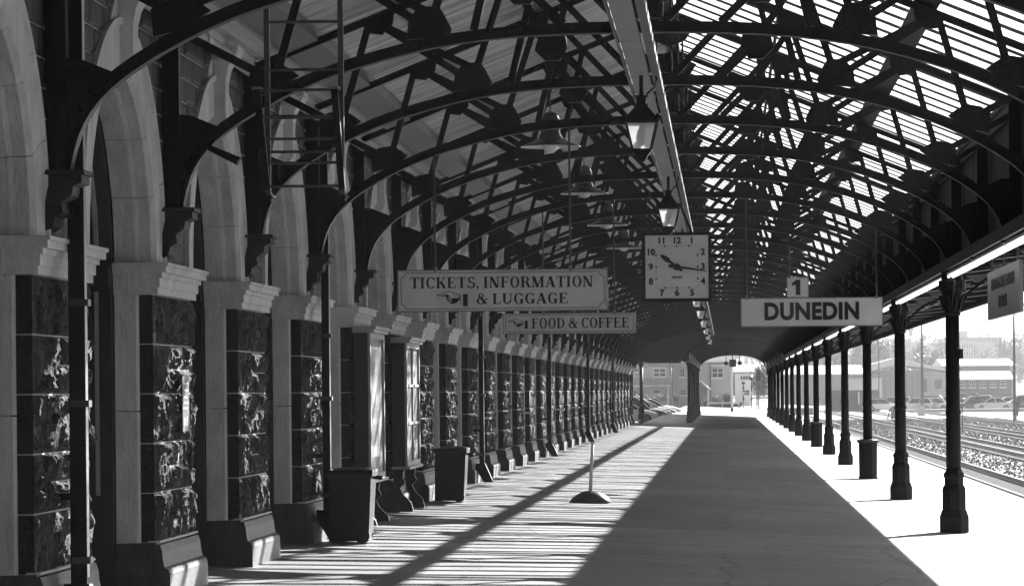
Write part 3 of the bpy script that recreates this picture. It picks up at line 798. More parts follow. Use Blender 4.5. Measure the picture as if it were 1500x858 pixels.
# ------------------------------------------------------------------ far gable and far canopy
def far_canopy():
    c = thing('far_canopy', 'dark boarded gable and low covered way beyond the glazed roof', 'canopy roof', (0, 0, 0))
    # gable wall at Y=151.2 with arched lower edge
    ax, hw = .45, 2.28
    def low(x):
        if x < -1.9: return 1.22+(.25*max(0, (-3.4-x)) if x < -3.4 else 0)
        u = min(1, abs(x-ax)/hw); return 1.25+.95*math.sqrt(max(0, 1-u**2.6))
    x = -4.4; w = .2; nb = 0; bk = MB()
    while x < 2.9:
        x1 = min(2.9, x+w); zt0 = roofz(x-XM)+.0; zt1 = roofz(x1-XM)
        zm = max(min(low(x+.001), low(x1-.001)), 1.2)
        MB().prism([(x+.004, low(x+.004)+E), (x1-.004, low(x1-.004)+E), (x1-.004, zt1+E), (x+.004, zt0+E)], 'y', 151.2, 151.24).build('gable_board', 'board', c)
        bk.quad((x, 151.26, max(low(x+.001), low(x1-.001), 1.2)+E+.02), (x1, 151.26, max(low(x+.001), low(x1-.001), 1.2)+E+.02), (x1, 151.26, zt1+E), (x, 151.26, zt0+E))
        x = x1
    bk.build('gable_lining', 'board', c)
    g = MB(); n = 24; P = [(ax+hw*math.cos(PI*i/n), low(ax+hw*math.cos(PI*i/n))) for i in range(n+1)]
    for a, b in zip(P, P[1:]): g.bar((a[0], 151.15, a[1]+E), (b[0], 151.15, b[1]+E), .12, .06, up=(0, 1, 0))
    g.build('arch_rib', 'iron', c)
    MB().box(-4.4, 3.0, 151.0, 160, 2.45+E, 2.5+E).build('roof_deck', 'board', c); MB().box(-1.9, 3.0, 160, 222, 2.45+E, 2.5+E).build('roof_deck', 'board', c)
    MB().box(-1.85, -1.6, 151.3, 222, 1.3+E, 2.45+E).build('side_beam', 'board', c)
    MB().box(2.65, 2.88, 151.3, 222, 1.3+E, 2.45+E).build('side_beam', 'board', c)
    MB().box(-4.4, -1.86, 151.3, 162, 1.95+E, 2.0+E).build('side_deck', 'board', c)
    MB().box(-4.4, -4.2, 151.3, 162, 1.25+E, 1.94+E).build('side_beam', 'board', c)
    MB().prism([(-4.2, 1.42+E), (-1.9, 1.12+E), (-1.9, 1.06+E), (-4.2, 1.36+E)][::-1], 'y', 174, 174.1).build('raking_beam', 'cornice', c)
    # arches within
    ax2, hw2 = .48, 2.12
    am = MB(); n = 20
    pts = [(ax2+hw2*math.cos(PI*i/n), 1.22+1.02*(max(0, math.sin(PI*i/n)))**.72) for i in range(n+1)]
    for a, b in zip(pts, pts[1:]):
        am.quad((a[0], -.03, a[1]+E), (b[0], -.03, b[1]+E), (b[0], -.03, 2.45+E), (a[0], -.03, 2.45+E)); am.quad((b[0], .03, b[1]+E), (a[0], .03, a[1]+E), (a[0], .03, 2.45+E), (b[0], .03, 2.45+E))
        am.quad((a[0], -.05, a[1]+E), (a[0], .05, a[1]+E), (b[0], .05, b[1]+E), (b[0], -.05, b[1]+E))
    amm = am.mesh('arch_screen', 'board')
    for i in range(6): link('arch_screen', amm, c, (0, 158.7+12.5*i if i < 5 else 221.8, 0))
far_canopy()

# ------------------------------------------------------------------ railway tracks
def track(xc, i, near=28, far=420):
    labs = ['railway track nearest the platform edge', 'second railway track from the platform, dark rails on pale ballast', 'third railway track from the platform', 'fourth railway track, close to the car park']
    t = thing('railway_track', labs[i], 'railway track', (xc, 0, -.9), 0, 'railway tracks beside the platform')
    for s in (-1, 1):
        x = s*.555; g = MB()
        g.prism([(x-.065, .06), (x+.065, .06), (x+.065, .075), (x+.012, .09), (x+.012, .15), (x+.035, .16), (x+.035, .19), (x-.035, .19), (x-.035, .16), (x-.012, .15), (x-.012, .09), (x-.065, .075)], 'y', near, far)
        g.build('rail', 'railtop', t)
    sm_ = MB().box(-1.05, 1.05, -.11, .11, -.06, .06).mesh('sleeper', 'sleeper')
    y = near; n = 0; rest = MB()
    while y < far:
        if n < 110: link('sleeper', sm_, t, (random.uniform(-.03, .03), y, 0))
        elif y < 220: rest.box(-1.05, 1.05, y-.11, y+.11, -.06, .06)
        n += 1; y += .66
    rest.build('sleeper', 'sleeper', t, kind='stuff')
for i, xc in enumerate((7.3, 11.55, 15.75, 20.6)): track(xc, i)
# loose ballast stones: geometry on the near part
def stones():
    g = MB(); rnd = random.Random(3)
    for i in range(52000):
        y = 60+rnd.random()**1.4*230; x = 5.1+rnd.random()*18; s = rnd.uniform(.025, .06)*(1+y/300)
        b = len(g.v); a = rnd.random()*6.28
        for k in range(4): g.v.append((x+math.cos(a+k*PI/2)*s, y+math.sin(a+k*PI/2)*s*1.2, -.91))
        g.v.append((x+rnd.uniform(-.4, .4)*s, y+rnd.uniform(-.4, .4)*s, -.9+s*rnd.uniform(.5, 1.1)))
        for k in range(4): g.f.append((b+k, b+(k+1) % 4, b+4))
    o = g.build('loose_ballast', mat('ballast_stone', .19, .9, var=.45, vs=3), kind='stuff'); tag(o, 'coarse grey ballast stones between the railway tracks', 'gravel')
stones()

# ------------------------------------------------------------------ bins
def wheelie(x, y, lab, rz):
    t = thing('wheelie_bin', lab, 'bin', (x, y, fz(x)), rz, 'wheelie bins against the station wall')
    # local: front faces -y (camera), handle side +x
    g = MB(); H = .64
    lo = (-.215, .165, -.20, .20); hi = (-.20, .20, -.26, .24)
    def ring(q, z): return [(q[0], q[2], z), (q[1], q[2], z), (q[1], q[3], z), (q[0], q[3], z)]
    g.v = ring(lo, .02)+ring(hi, H)+ring((-.22, .215, -.28, .25), H)+ring((-.22, .215, -.28, .25), H+.035)
    for i in range(3):
        for j in range(4): g.f.append((4*i+j, 4*i+(j+1) % 4, 4*i+4+(j+1) % 4, 4*i+4+j))
    g.f += [(3, 2, 1, 0), (12, 13, 14, 15)]
    g.build('bin_body', 'bin', t)
    l = MB(); l.v = ring((-.225, .22, -.285, .25), H+.037)+ring((-.215, .215, -.27, .245), H+.065)+ring((-.12, .12, -.16, .16), H+.085)
    for i in range(2):
        for j in range(4): l.f.append((4*i+j, 4*i+(j+1) % 4, 4*i+4+(j+1) % 4, 4*i+4+j))
    l.f += [(3, 2, 1, 0), (8, 9, 10, 11)]
    l.build('bin_lid', 'bin', t)
    MB().tube([(.205, -.16, H-.01), (.285, -.16, H-.02), (.285, .14, H-.02), (.205, .14, H-.01)], .014, 8).build('bin_handle', 'bin', t)
    for yy in (-.17, .15):
        w = MB().tube([(.10, yy-.028, .075), (.10, yy+.028, .075)], .075, 14).build('wheel', 'rubber', t)
wheelie(-3.60, 32.9, 'dark wheelie bin nearest the camera, standing against the fourth stone pier', 0)
wheelie(-3.61, 44.9, 'dark wheelie bin farther away, beyond the two glazed notice cases', 0)
def litter(y, lab, i):
    t = thing('litter_bin', lab, 'litter bin', (XC, y-.02, 0), 0, 'octagonal litter bins around columns')
    c = 1/math.cos(PI/8)
    MB().lathe([(.185*c, .0), (.185*c, .04), (.172*c, .05), (.178*c, .70), (.172*c, .71), (.172*c, .60)], n=8, a0=PI/8, cap=False).build('bin_shell', 'iron', t)
    MB().lathe([(.172*c, .70), (.21*c, .71), (.215*c, .75), (.20*c, .765), (.14*c, .77), (.14*c, .70)], n=8, a0=PI/8, cap=False).build('bin_rim', 'ironbright', t)
litter(66.3, 'octagonal litter bin wrapped round the third column from the camera', 0)
litter(103.8, 'octagonal litter bin wrapped round the sixth column, farther off', 1)

# ------------------------------------------------------------------ bollard with domed base
t = thing('barrier_post', 'white slightly leaning post on a dark dome base standing on the sunlit platform', 'barrier post', (-1.86, 46.6, fz(-1.86)))
MB().lathe([(.29, 0), (.285, .02), (.26, .055), (.21, .10), (.14, .14), (.06, .165), (.0001, .17)], n=28).build('post_base', mat('base_rubber', .06, .35, var=.2, vs=8), t, smooth=True)
MB().tube([(0, 0, .16), (.035, 0, .80)], [.026, .020], 10).build('post', 'white', t, smooth=True)
MB().tube([(.034, 0, .80), (.036, 0, .83)], [.026, .026], 10).build('post_cap', 'white', t)

# ------------------------------------------------------------------ notice cases
def case(y0, y1, z0, z1, lab, kind):
    t = thing('notice_case', lab, 'notice case', (-3.80, (y0+y1)/2, z0+E), 0)
    w = (y1-y0)/2; h = z1-z0; d = .17
    g = MB(); g.box(-d, -.02, -w, w, 0, h); g.build('case_box', 'timber', t)
    f = MB()
    for yy in (-w, w-.06): f.box(-.019, .01, yy, yy+.06, 0, h)
    for zz in (0, h-.06): f.box(-.0185, .0105, -w+.06, w-.06, zz, zz+.06)
    f.build('case_frame', 'palewood', t)
    MB().box(-.0185, -.012, -w+.06, w-.06, .06, h-.06).build('poster', mat('poster_paper', .75, .35, var=.3, vs=2.2, stretch=(1, 1.5, 1.2), detail=3), t)
    if kind:
        for i in (1, 2):
            zz = .06+(h-.12)*i/3; MB().box(-.017, .006, -w+.061, w-.061, zz-.015, zz+.015).build('glazing_bar', 'palewood', t)
        MB().box(-.017, .0065, -.02, .02, .061, h-.061).build('glazing_bar', 'palewood', t)
    MB().box(-.010, -.007, -w+.061, w-.061, .061, h-.061).build('case_glass', 'glass', t)
    g = MB(); g.box(-d-.01, .05, -w-.03, w+.03, h+.001, h+.036); g.box(-d-.01, .075, -w-.05, w+.05, h+.036, h+.07)
    g.build('case_cornice', 'palewood', t); MB().box(-d-.01, .04, -w-.02, w+.02, -.035, -.002).build('case_sill', 'palewood', t)
    for yy in (-w+.05, w-.12): MB().prism([(-d, -.04), (-.04, -.04), (-.06, -.14), (-.03, -.20), (-.09, -.26), (-.05, -.34), (.04, -.43), (.06, -.50+(FW-z0-E+.54)*0), (.06, FW-z0-E), (-d+.02, FW-z0-E)], 'y', yy, yy+.07).build('case_leg', 'timber', t)
case(36.45, 37.95, -.92, .65, 'tall notice case with a sunlit poster, on the pier beside the first wheelie bin', 0)
case(40.6, 42.3, -.87, .60, 'notice case with a pale grid of six panes, just before the second wheelie bin', 1)
# small plaque on second pier
t = thing('wall_plaque', 'small square information plaque with rows of print on the second stone pier', 'plaque', (-3.94, T(1)+.50, -.26+E))
MB().box(0, .012, -.15, .15, 0, .40).build('plaque_plate', 'timber', t)
g = MB()
for i, zz in enumerate((.34, .29, .24, .20, .16)): g.box(.0125, .0135, -.12+.02*(i % 2), .12-.03*(i % 3), zz, zz+.013)
g.box(.0125, .0135, -.10, -.04, .04, .10); g.box(.0125, .0135, .02, .05, .04, .11)
g.build('plaque_print', 'sign', t, kind='stuff')
t = thing('wall_floodlight', 'black tubular spotlight fixed to the iron rib in the foreground', 'spotlight', (-3.68, T(1)-.08, 1.77+E))
MB().tube([(0, 0, .0), (.03, 0, -.015), (.22, -.03, -.105), (.24, -.03, -.115)], [.012, .022, .03, .034], 12).build('lamp_barrel', 'iron', t)
MB().tube([(.241, -.03, -.1155), (.246, -.03, -.118)], .03, 12).build('lamp_lens', 'glass', t)

# ------------------------------------------------------------------ lettering
def txt(s, size, m, parent, loc, bold=0.0, name='lettering', xs=1.0, ext=.004, rot=(R(90), 0, 0), align='CENTER', spacing=1.0):
    c = bpy.data.curves.new('t', 'FONT'); c.body = s; c.size = size; c.align_x = align; c.align_y = 'CENTER'; c.offset = bold; c.extrude = ext; c.resolution_u = 4; c.space_character = spacing
    o = bpy.data.objects.new('t', c); COL.objects.link(o); bpy.context.view_layer.update()
    me = bpy.data.meshes.new_from_object(o.evaluated_get(bpy.context.evaluated_depsgraph_get())); bpy.data.objects.remove(o)
    me.name = name; me.materials.clear(); me.materials.append(M[m])
    q = link(name, me, parent, loc); q.rotation_euler = rot; q.scale = (xs, 1, 1)
    if len(s) > 2: q['kind'] = 'stuff'
    return q
# slab serif alphabet: strokes in a unit cell height 1; T = thick, t = thin
TK, TN = .215, .085
def arcp(cx, cz, rx, rz, a0, a1, n=14): return [(cx+rx*math.cos(R(a0+(a1-a0)*i/n)), cz+rz*math.sin(R(a0+(a1-a0)*i/n))) for i in range(n+1)]
def crescent(g, cx, cz, rx, rz, a0, a1, th, tn, y):
    # ring with thick sides, thin top/bottom
    o = arcp(cx, cz, rx, rz, a0, a1, 18); i_ = arcp(cx, cz, rx-th, rz-tn, a0, a1, 18)
    for k in range(18): g.quad((o[k][0], y, o[k][1]), (o[k+1][0], y, o[k+1][1]), (i_[k+1][0], y, i_[k+1][1]), (i_[k][0], y, i_[k][1]))
def rect(g, x0, x1, z0, z1, y): g.quad((x0, y, z0), (x1, y, z0), (x1, y, z1), (x0, y, z1))
def diag(g, x0, z0, x1, z1, w, y): g.quad((x0-w/2, y, z0), (x0+w/2, y, z0), (x1+w/2, y, z1), (x1-w/2, y, z1))
def glyph(g, ch, x, y):
    S = .075  # serif height
    def stem(a, z0=0, z1=1, foot=True, head=True):
        rect(g, x+a, x+a+TK, z0, z1, y)
        if foot: rect(g, x+a-.08, x+a+TK+.08, z0, z0+S, y-.0004)
        if head: rect(g, x+a-.08, x+a+TK+.08, z1-S, z1, y-.0004)
    y2 = y-.0008
    if ch == ' ': return .32
    if ch == ',':
        rect(g, x+.05, x+.22, 0, .17, y); diag(g, x+.10, -.2, x+.17, .02, .08, y2); return .34
    if ch == 'I': stem(.10); return .52
    if ch == 'T':
        stem(.31, head=False); rect(g, x+.03, x+.80, 1-S, 1, y2); rect(g, x+.03, x+.09, .72, 1, y2-.0002); rect(g, x+.74, x+.80, .72, 1, y2-.0002); return .90
    if ch in 'EF':
        stem(.10, foot=True); rect(g, x+.1, x+.74, 1-S, 1, y2); rect(g, x+.68, x+.74, .74, 1, y2-.0002); rect(g, x+.3, x+.55, .48, .48+TN, y2); rect(g, x+.50, x+.56, .38, .66, y2-.0002)
        if ch == 'E': rect(g, x+.1, x+.78, 0, S, y2); rect(g, x+.72, x+.78, 0, .28, y2-.0002); return .90
        return .84
    if ch == 'L': stem(.10); rect(g, x+.1, x+.74, 0, S, y2); rect(g, x+.68, x+.74, 0, .32, y2-.0002); return .84
    if ch == 'K':
        stem(.10); diag(g, x+.36, .40, x+.72, .95, .10, y2); diag(g, x+.78, .04, x+.45, .58, .24, y2-.0003); rect(g, x+.58, x+.90, 0, S, y2); rect(g, x+.58, x+.86, 1-S, 1, y2); return 1.0
    if ch == 'N':
        rect(g, x+.10, x+.19, 0, 1, y); rect(g, x+.74, x+.83, 0, 1, y); diag(g, x+.72, 0, x+.18, 1, .25, y2); rect(g, x+.02, x+.28, 0, S, y2-.0003); rect(g, x+.02, x+.2, 1-S, 1, y2-.0003); rect(g, x+.65, x+.92, 1-S, 1, y2-.0003); return 1.02
    if ch == 'M':
        rect(g, x+.10, x+.19, 0, 1, y); rect(g, x+.84, x+.84+TK, 0, 1, y); diag(g, x+.54, 0, x+.20, 1, .24, y2); diag(g, x+.54, 0, x+.87, 1, .10, y2-.0003)
        rect(g, x+.02, x+.28, 0, S, y2); rect(g, x+.76, x+1.13, 0, S, y2); rect(g, x+.02, x+.25, 1-S, 1, y2-.0006); rect(g, x+.85, x+1.13, 1-S, 1, y2); return 1.22
    if ch == 'A':
        diag(g, x+.14, 0, x+.44, 1, .09, y); diag(g, x+.76, 0, x+.46, 1, .25, y2); rect(g, x+.22, x+.66, .28, .28+TN, y2-.0003); rect(g, x+.0, x+.29, 0, S, y2-.0004); rect(g, x+.58, x+.94, 0, S, y2-.0004); return 1.0
    if ch == 'U':
        rect(g, x+.10, x+.10+TK, .32, 1, y); rect(g, x+.72, x+.81, .32, 1, y); rect(g, x+.02, x+.40, 1-S, 1, y2); rect(g, x+.64, x+.90, 1-S, 1, y2)
        crescent(g, x+.455, .33, .355, .35, 180, 360, .16, .10, y2-.0004); return 1.0
    if ch == 'O': crescent(g, x+.45, .5, .41, .53, 0, 360, .20, .07, y); return .96
    if ch in 'CG':
        crescent(g, x+.46, .5, .42, .53, 40, 320, .20, .07, y); rect(g, x+.74, x+.80, .66, 1.0, y2)
        if ch == 'G': rect(g, x+.60, x+.60+TK, .02, .44, y2); rect(g, x+.52, x+.90, .44-S, .44, y2-.0003); return .98
        return .90
    if ch == 'D': stem(.10); crescent(g, x+.40, .5, .46, .5, -90, 90, .20, .075, y2); rect(g, x+.1, x+.41, 1-S, 1, y2-.0003); rect(g, x+.1, x+.41, 0, S, y2-.0003); return .98
    if ch == 'R':
        stem(.10); crescent(g, x+.45, .745, .32, .255, -90, 90, .19, .07, y2); rect(g, x+.1, x+.46, 1-.07, 1, y2-.0003); rect(g, x+.1, x+.46, .49, .56, y2-.0003); diag(g, x+.78, .0, x+.55, .5, .22, y2-.0005); rect(g, x+.66, x+.95, 0, S, y2-.0007); return 1.0
    if ch == 'S':
        crescent(g, x+.40, .745, .31, .28, 20, 255, .17, .08, y); crescent(g, x+.40, .26, .34, .29, -160, 90, .18, .08, y2); diag(g, x+.55, .44, x+.22, .62, .22, y2-.0004); rect(g, x+.62, x+.68, .70, .98, y2); rect(g, x+.06, x+.12, .03, .32, y2); return .82
    if ch == '&':
        crescent(g, x+.42, .77, .24, .26, 0, 360, .12, .08, y); crescent(g, x+.40, .28, .36, .31, 0, 360, .19, .08, y2); diag(g, x+.88, 0, x+.30, .72, .24, y2-.0004); diag(g, x+.62, .06, x+.92, .50, .08, y2-.0006); rect(g, x+.78, x+1.02, .46, .46+S, y2-.0008); return 1.10
    return .5
def serif(s, x0, z0, h, width, parent, y):
    g = MB(); x = 0
    for ch in s: x += glyph(g, ch, x, 0)
    k = width/x
    g.v = [(x0+vx*k, y+vy*.5, z0+vz*h) for vx, vy, vz in g.v]
    g.build('lettering', 'black', parent, kind='stuff')
def hand(parent, x, z, w, y):
    """engraved hand pointing left, w = total width"""
    def P(pts, m, yy, nm='hand_sign'):
        MB().quad(*[(x+a*w, yy, z+b*w) for a, b in pts]).build(nm, m, parent)
    out = [(.0, .27), (.14, .30), (.42, .40), (.56, .34), (.74, .28), (.76, .12), (.62, .0), (.48, -.02), (.40, .04), (.31, .12), (.33, .22), (.04, .235)]
    P(out, 'black', y)
    P([(.05, .262), (.15, .285), (.42, .375), (.55, .32), (.72, .255), (.72, .17), (.50, .16), (.44, .215), (.40, .25), (.37, .285), (.08, .25)], 'sign', y-.0015)
    for k in range(3):
        P([(.345+.05*k, .11-.04*k), (.365+.05*k, .10-.04*k), (.44+.03*k, .23-.03*k), (.42+.03*k, .24-.03*k)], 'sign', y-.002)
    P([(.52, .25), (.68, .21), (.68, .225), (.52, .265)], 'black', y-.0025)
    P([(.78, -.02), (.85, -.02), (.85, .26), (.78, .26)], 'sign', y-.0015); P([(.765, -.04), (.78, -.04), (.78, .27), (.765, .27)], 'black', y-.002)
    P([(.85, -.10), (1.0, -.10), (1.0, .30), (.85, .28)], 'black', y-.001)
def border(parent, x0, x1, z0, z1, y, w=.006, nick=.05):
    g = MB()
    rect(g, x0+nick, x1-nick, z1-w, z1, y); rect(g, x0+nick, x1-nick, z0, z0+w, y); rect(g, x0, x0+w, z0+nick, z1-nick, y); rect(g, x1-w, x1, z0+nick, z1-nick, y)
    for cx, cz, a in ((x0, z0, 0), (x1, z0, 90), (x1, z1, 180), (x0, z1, 270)):
        o = arcp(cx, cz, nick+w/2, nick+w/2, a, a+90, 6); i_ = arcp(cx, cz, nick-w/2, nick-w/2, a, a+90, 6)
        for k in range(6): g.quad((o[k][0], y, o[k][1]), (o[k+1][0], y, o[k+1][1]), (i_[k+1][0], y, i_[k+1][1]), (i_[k][0], y, i_[k][1]))
    g.build('sign_border', 'black', parent, kind='stuff')
def board(name, lab, x0, x1, z0, z1, Y, m, rods):
    t = thing(name, lab, 'sign', ((x0+x1)/2, Y, z0+E)); w = (x1-x0)/2; h = z1-z0
    g = MB(); g.box(-w, w, 0, .025, 0, h); g.build('sign_panel', m, t)
    f = MB(); e = .012
    f.box(-w-e, w+e, -.004, .03, h+.0005, h+e); f.box(-w-e, w+e, -.004, .03, -e, -.0005); f.box(-w-e, -w-.0005, -.004, .03, 0, h); f.box(w+.0005, w+e, -.004, .03, 0, h)
    f.build('sign_frame', 'grey', t)
    for rx, rz in rods:
        MB().tube([(rx-(x0+x1)/2, .012, h+.01), (rx-(x0+x1)/2, .012, rz-z0)], .011, 6).build('hanging_rod', 'ironbright', t)
        MB().box(rx-(x0+x1)/2-.015, rx-(x0+x1)/2+.015, -.01, .03, h-.01, h+.04).build('sign_hook', 'steel', t)
    return t, w, h
def atr(x): return arch(x-XM)+.03
YT = T(3)
t, w, h = board('hanging_sign', 'large grey hanging sign reading TICKETS, INFORMATION & LUGGAGE with a pointing hand', -3.12, -1.13, .785, 1.165, YT, 'sign', [(-2.77, atr(-2.77)), (-1.475, atr(-1.475))])
serif('TICKETS, INFORMATION', -w+.11, .215, .105, 1.76, t, -.003); serif('& LUGGAGE', -w+.74, .06, .10, .89, t, -.003)
hand(t, -w+.36, .07, .30, -.004); border(t, -w+.02, w-.02, .015, h-.015, -.002)
t, w, h = board('hanging_sign', 'smaller hanging sign reading FOOD & COFFEE with a pointing hand', -2.93, -1.19, .775, 1.03, T(6), 'sign', [(-2.4, atr(-2.4)), (-1.46, atr(-1.46))])
serif('FOOD & COFFEE', -w+.37, .065, .135, 1.30, t, -.003); hand(t, -w+.05, .09, .27, -.004); border(t, -w+.02, w-.02, .015, h-.015, -.002, nick=.012)
t, w, h = board('hanging_sign', 'long white hanging sign reading DUNEDIN in heavy black letters', .22, 2.08, .84, 1.20, T(6), 'signw', [(.29, atr(.29)), (2.01, atr(2.01))])
txt('DUNEDIN', .305, 'black', t, (.0, -.006, h/2), bold=.013, xs=.88, spacing=1.07)
t, w, h = board('hanging_sign', 'small square platform sign with a black numeral 1 above the long station name sign', 1.06, 1.41, 1.56, 1.88, T(9), 'signw', [(1.1, atr(1.1))])
MB().prism([(.045, .03), (.045, h-.03), (-.02, h-.03), (-.10, h-.085), (-.10, h-.13), (-.035, h-.115), (-.035, .03)], 'y', -.006, -.002).build('numeral', 'black', t)
# oblique sign under the awning
t = thing('awning_sign', 'long grey sign hanging lengthways under the awning at the right edge', 'sign', (3.0, 36.6, .76+E))
MB().box(-.02, .02, -2.1, 2.1, 0, .53).build('sign_panel', 'grey', t)
q = txt('TAIERI GORGE TRAINS', .17, 'black', t, (-.024, 0, .37), bold=.004, rot=(R(90), 0, R(-90)), xs=1.75); q = txt('TICKETS', .17, 'black', t, (-.024, 0, .16), bold=.004, rot=(R(90), 0, R(-90)), xs=1.75)
for yy in (-1.7, 0, 1.7): MB().tube([(0, yy, .53), (0, yy, .56+.24)], .012, 6).build('hanging_rod', 'ironbright', t)

# ------------------------------------------------------------------ clock
t = thing('platform_clock', 'large square hanging clock with white face showing quarter past ten', 'clock', (-.63, 45.2, 1.205+E))
s = .43
MB().box(-s-.02, s+.02, .02, .30, -.02, 2*s+.02).build('clock_case', 'iron', t)
f = MB(); 
f.box(-s-.03, s+.03, -.012, .019, 2*s-.012, 2*s+.03); f.box(-s-.03, s+.03, -.012, .019, -.03, .012); f.box(-s-.03, -s+.012, -.012, .019, .0125, 2*s-.0125); f.box(s-.012, s+.03, -.012, .019, .0125, 2*s-.0125)
f.build('clock_frame', 'iron', t)
MB().box(-s+.013, s-.013, 0, .018, .013, 2*s-.013).build('clock_face', mat('clock_face', .8, .3, var=.05, vs=4), t)
hs = .31
for n_, (dx, dz) in {12: (0, 1), 1: (.58, 1), 2: (1, .56), 3: (1, 0), 4: (1, -.56), 5: (.58, -1), 6: (0, -1), 7: (-.58, -1), 8: (-1, -.56), 9: (-1, 0), 10: (-1, .56), 11: (-.58, 1)}.items():
    txt(str(n_), .115, 'black', t, (dx*.345, -.004, s+dz*.345), bold=.0045, name='numeral')
g = MB()
for i in range(60):
    a = 2*PI*i/60; cx, cz = math.sin(a), math.cos(a); k = .275/max(abs(cx), abs(cz)); b = .011 if i % 5 == 0 else .0045
    rect(g, cx*k-b, cx*k+b, s+cz*k-b, s+cz*k+b, -.003)
g.build('minute_mark', 'black', t, kind='stuff')
def clock_hand(nm, pts, yy): MB().prism([(a, s+b) for a, b in pts], 'y', yy, yy+.004).build(nm, 'black', t)
def rotp(pts, deg):
    a = R(deg); return [(x*math.cos(a)+z*math.sin(a), -x*math.sin(a)+z*math.cos(a)) for x, z in pts]
clock_hand('hour_hand', rotp([(-.016, -.09), (.016, -.09), (.016, .12), (.035, .15), (.022, .24), (.0, .27), (-.022, .24), (-.035, .15), (-.016, .12)], -53), -.020)
clock_hand('minute_hand', rotp([(-.020, -.11), (.020, -.11), (.014, .12), (.007, .39), (-.007, .39), (-.014, .12)], 98.5), -.028)
MB().tube([(0, -.032, s), (0, -.004, s)], .045, 14).build('hand_boss', 'black', t)
txt('GENTS', .045, 'black', t, (.0, -.004, s-.14), bold=.001, name='maker_mark')
for xx in (-.2, .2): MB().bar((xx, .15, 2*s+.02), (xx*.3, .15, 2.44-1.205), .03, .03).build('clock_hanger', 'iron', t)

# ------------------------------------------------------------------ lanterns on the lamp beam
def lantern_parts():
    out = []
    def frus(w0, z0, w1, z1, g): 
        b = len(g.v); g.v += [(sx*w0, sy*w0, z0) for sx, sy in ((-1, -1), (1, -1), (1, 1), (-1, 1))]+[(sx*w1, sy*w1, z1) for sx, sy in ((-1, -1), (1, -1), (1, 1), (-1, 1))]
        g.f += [(b+3, b+2, b+1, b), (b+4, b+5, b+6, b+7)]+[(b+j, b+(j+1) % 4, b+4+(j+1) % 4, b+4+j) for j in range(4)]
    g = MB(); frus(.066, 0, .112, .19, g); out.append(('lantern_glass', g.mesh('lantern_glass', 'frost')))
    g = MB()
    for sx, sy in ((-1, -1), (1, -1), (1, 1), (-1, 1)): g.bar((sx*.070, sy*.070, -.005), (sx*.117, sy*.117, .195), .012, .012)
    frus(.076, -.02, .074, -.002, g); frus(.05, -.05, .076, -.021, g); frus(.02, -.10, .05, -.051, g); out.append(('lantern_frame', g.mesh('lantern_frame', 'iron')))
    g = MB(); frus(.128, .193, .135, .205, g); frus(.130, .2055, .125, .235, g); frus(.120, .2355, .045, .33, g); frus(.05, .3305, .055, .345, g); frus(.035, .3455, .04, .40, g); frus(.055, .4005, .05, .41, g)
    for sx, sy in ((-1, -1), (1, -1), (1, 1), (-1, 1)): g.bar((sx*.12, sy*.12, .21), (sx*.13, sy*.13, .26), .02, .02)
    out.append(('lantern_cap', g.mesh('lantern_cap', 'iron')))
    out.append(('lamp_bulb', MB().lathe([(.001, .02), (.03, .04), (.045, .08), (.038, .13), (.02, .16), (.02, .192)], n=12).mesh('lamp_bulb', 'bulb', smooth=True)))
    out.append(('lamp_stem', MB().tube([(0, 0, .41), (0, 0, .60)], .016, 8).mesh('lamp_stem', 'iron')))
    out.append(('scroll_bracket', MB().tube([(.04, 0, .42), (.10, 0, .47), (.12, 0, .54), (.09, 0, .60)], .009, 6).mesh('scroll_bracket', 'iron')))
    return out
LP = lantern_parts()
for i in range(10):
    t = thing('hanging_lantern', 'black four sided glass lantern, %s from the camera under the ridge beam' % ORD[i], 'lantern', (XM-.06, 26.4+12.5*i, 1.87+E), 0, 'glass lanterns hanging along the ridge beam')
    for nm, me in LP: link(nm, me, t)
# pendant enamel shades
def pend_parts(L):
    o = []
    sh = [(.31, 0), (.30, .012), (.20, .045), (.13, .085), (.10, .14), (.098, .20)]
    o.append(('lamp_shade', MB().lathe(sh, n=28, cap=False).mesh('lamp_shade', 'enamel', smooth=True)))
    o.append(('shade_lining', MB().lathe([(.306, -.002), (.298, .008), (.197, .04), (.127, .08), (.09, .13)], n=28, cap=False).mesh('shade_lining', 'enamelw', smooth=True)))
    o.append(('lamp_housing', MB().lathe([(.10, .201), (.10, .25), (.096, .28), (.08, .32), (.05, .35), (.02, .36)], n=20).mesh('lamp_housing', 'enamel', smooth=True)))
    o.append(('lamp_bulb', MB().lathe([(.001, -.055), (.05, -.045), (.085, -.01), (.09, .03), (.07, .09)], n=16).mesh('lamp_bulb', 'bulb', smooth=True)))
    return o
PP = pend_parts(0)
for i in range(4):
    Y = 34.9+8.333*i; x = -1.765
    t = thing('pendant_lamp', 'wide enamel pendant lamp, %s of the four hanging left of the ridge beam' % ORD[i], 'pendant lamp', (x, Y, 2.50+E), 0, 'wide enamel pendant lamps')
    for nm, me in PP: link(nm, me, t)
    zt = roofz(x-XM)-2.50-.05
    g = MB(); z = .36
    while z < min(zt, .62): g.tube([(0, .012*(-1)**int(z*50), z), (0, .012*(-1)**int(z*50), z+.035)], .008, 5); z += .03
    g.tube([(0, 0, .60), (0, 0, zt)], .006, 5); g.build('lamp_chain', 'ironbright', t)
